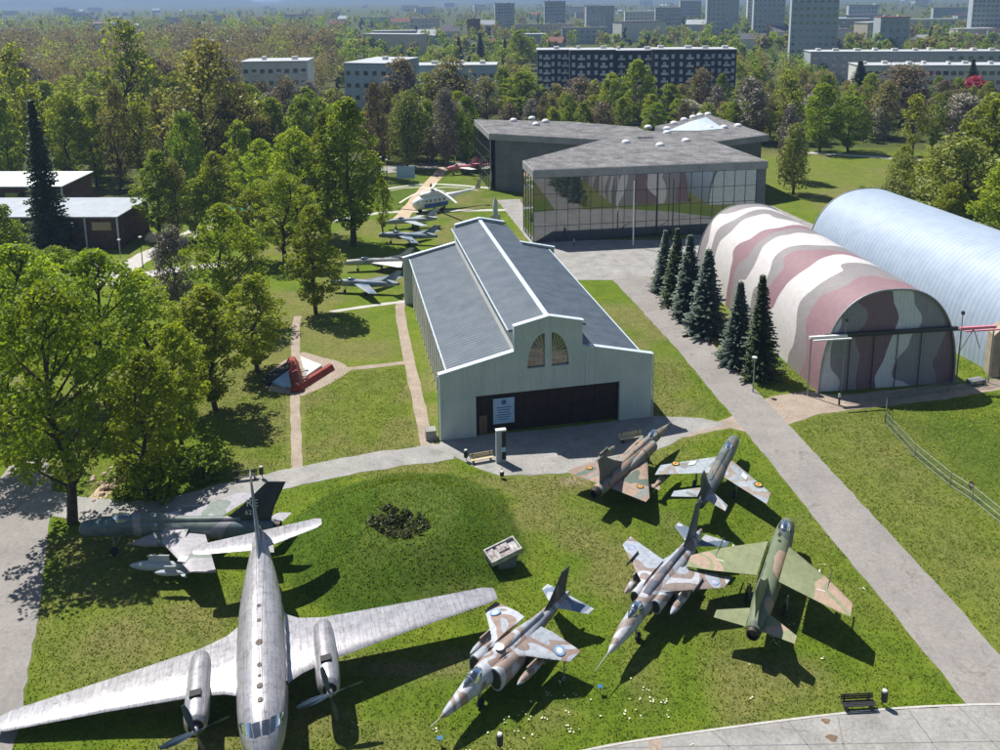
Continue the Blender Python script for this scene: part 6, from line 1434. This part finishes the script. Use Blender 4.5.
# ---------------------------------------------------------------- grass tufts near the camera
def inpoly(px, py, poly):
    c = False; j = len(poly)-1
    for i in range(len(poly)):
        xi, yi = poly[i]; xj, yj = poly[j]
        if (yi > py) != (yj > py) and px < (xj-xi)*(py-yi)/(yj-yi+1e-9)+xi: c = not c
        j = i
    return c
rs = np.random.RandomState(11); N_ = 260000
gx = rs.uniform(-48, 62, N_); gy = 44+58*rs.random(N_)**1.1
hgt = mound_h(gx, gy)
vx = np.stack([gx, gy, np.full(N_, -CAM_H)], 1); zc = vx @ np.array(fw); ppx = PPX+FPX*(vx @ np.array(right))/zc; ppy = PPY-FPX*(vx @ np.array(up))/zc
polys = [[(612, 279), (650, 276), (800, 437), (950, 598), (1005, 655), (1030, 716), (964, 706), (900, 624), (738, 425), (672, 347)],
 [(640, 446), (668, 435), (707, 424), (740, 411), (770, 395), (806, 389), (1010, 375), (1010, 390), (940, 402), (868, 410), (820, 416), (790, 426), (760, 438), (730, 430), (700, 436), (690, 440)],
 [(436, 439), (400, 250), (580, 250), (655, 416), (700, 416), (730, 424), (690, 436), (668, 448), (620, 467), (560, 476), (500, 478), (470, 468), (436, 449)],
 [(-200, 440), (50, 454), (54, 490), (44, 590), (22, 720), (-4, 800), (-200, 800)],
 [(30, 490), (110, 501), (170, 497), (235, 480), (300, 466), (370, 453), (452, 443), (452, 460), (370, 472), (300, 487), (235, 502), (170, 519), (110, 524), (30, 512)],
 [(560, 756), (620, 742), (700, 730), (790, 718), (870, 709), (950, 704), (1060, 704), (1200, 900), (400, 900)],
 [(286, 466), (286, 310), (304, 310), (306, 466)], [(262, 378), (285, 358), (303, 350), (355, 368), (303, 398), (268, 392)], [(416, 449), (394, 300), (412, 300), (440, 446)], [(300, 362), (412, 357), (412, 368), (300, 373)], [(815, 380), (960, 370), (975, 395), (830, 410)]]
ok = np.ones(N_, bool)
for P_ in polys:
    xs_, ys_ = np.array([q[0] for q in P_], float), np.array([q[1] for q in P_], float); c = np.zeros(N_, bool); j = len(P_)-1
    for i in range(len(P_)):
        t = ((ys_[i] > ppy) != (ys_[j] > ppy)) & (ppx < (xs_[j]-xs_[i])*(ppy-ys_[i])/(ys_[j]-ys_[i]+1e-9)+xs_[i]); c ^= t; j = i
    ok &= ~c
patch = vnoise(gx, gy, 1.3, 6)*.6+vnoise(gx, gy, .5, 9)*.4
ok &= (rs.random(N_) < .25+.9*patch)
gx, gy, hgt = gx[ok], gy[ok], hgt[ok]; k = len(gx)
tall = .05+.07*rs.random(k)+.10*np.clip(hgt, 0, 1)*rs.random(k); a = rs.random(k)*6.28; wd = .035+.05*rs.random(k)
dx, dy = np.cos(a)*wd, np.sin(a)*wd; lx, ly = rs.normal(size=k)*.05, rs.normal(size=k)*.05; z0 = hgt-.01
v = np.stack([np.stack([gx-dx, gy-dy, z0], 1), np.stack([gx+dx, gy+dy, z0], 1), np.stack([gx+dx*.4+lx, gy+dy*.4+ly, z0+tall], 1), np.stack([gx-dx*.4+lx, gy-dy*.4+ly, z0+tall], 1)], 1).reshape(-1, 3)
o = bpy.data.objects.new('lawn_grass', mesh_quads('lawn_grass', v, leaf_mat('grass blades', (.085, .125, .010), (.155, .20, .022), .45, 0))); COL.objects.link(o); tag(o, 'short tufted green grass of the lawns and the mound', 'grass', kind='stuff')
# flowers
def flowers(name, spots, r_, mat, lab, per):
    rs = np.random.RandomState(3); V_ = []
    for (px, py, sx_, sy_, n_) in spots:
        c = G(px, py)
        for q in range(n_):
            x, y = c.x+rs.normal()*sx_, c.y+rs.normal()*sy_; m_ = rs.randint(1, per)
            for w_ in range(m_):
                xx, yy = x+rs.normal()*r_*1.3, y+rs.normal()*r_*1.3; z = mh(xx, yy)+.09; s = r_*(.35+.4*rs.random())
                V_ += [np.array(t) for t in ((xx-s, yy, z), (xx, yy-s, z+.01), (xx+s, yy, z), (xx, yy+s, z+.01))]
    o = bpy.data.objects.new(name, mesh_quads(name, np.array(V_), mat)); COL.objects.link(o); tag(o, lab, 'flowers', kind='stuff')
flowers('white_flowers', [(560, 715, 2.8, 1.0, 11), (590, 702, 3.8, 1.3, 9), (520, 730, 3.4, 1.0, 7), (430, 735, 5, 1.4, 6), (650, 700, 4, .8, 6), (770, 640, 2, 1.2, 8), (800, 610, 3, 3, 6)], .11, flat('daisy white', (.62, .6, .42), .9), 'clusters of small white flowers near the bottom edge of the lawn', 6)
flowers('dandelions', [(960, 415, 4.5, 2.5, 260), (1000, 420, 4, 4, 200), (930, 425, 5, 4, 120), (700, 445, 2.5, 1.2, 12), (880, 420, 2, 2, 12)], .06, flat('dandelion yellow', (.62, .5, .02), .9), 'yellow dandelions scattered over the right hand lawn', 3)
print('trees', NT, 'objects', len(bpy.data.objects))
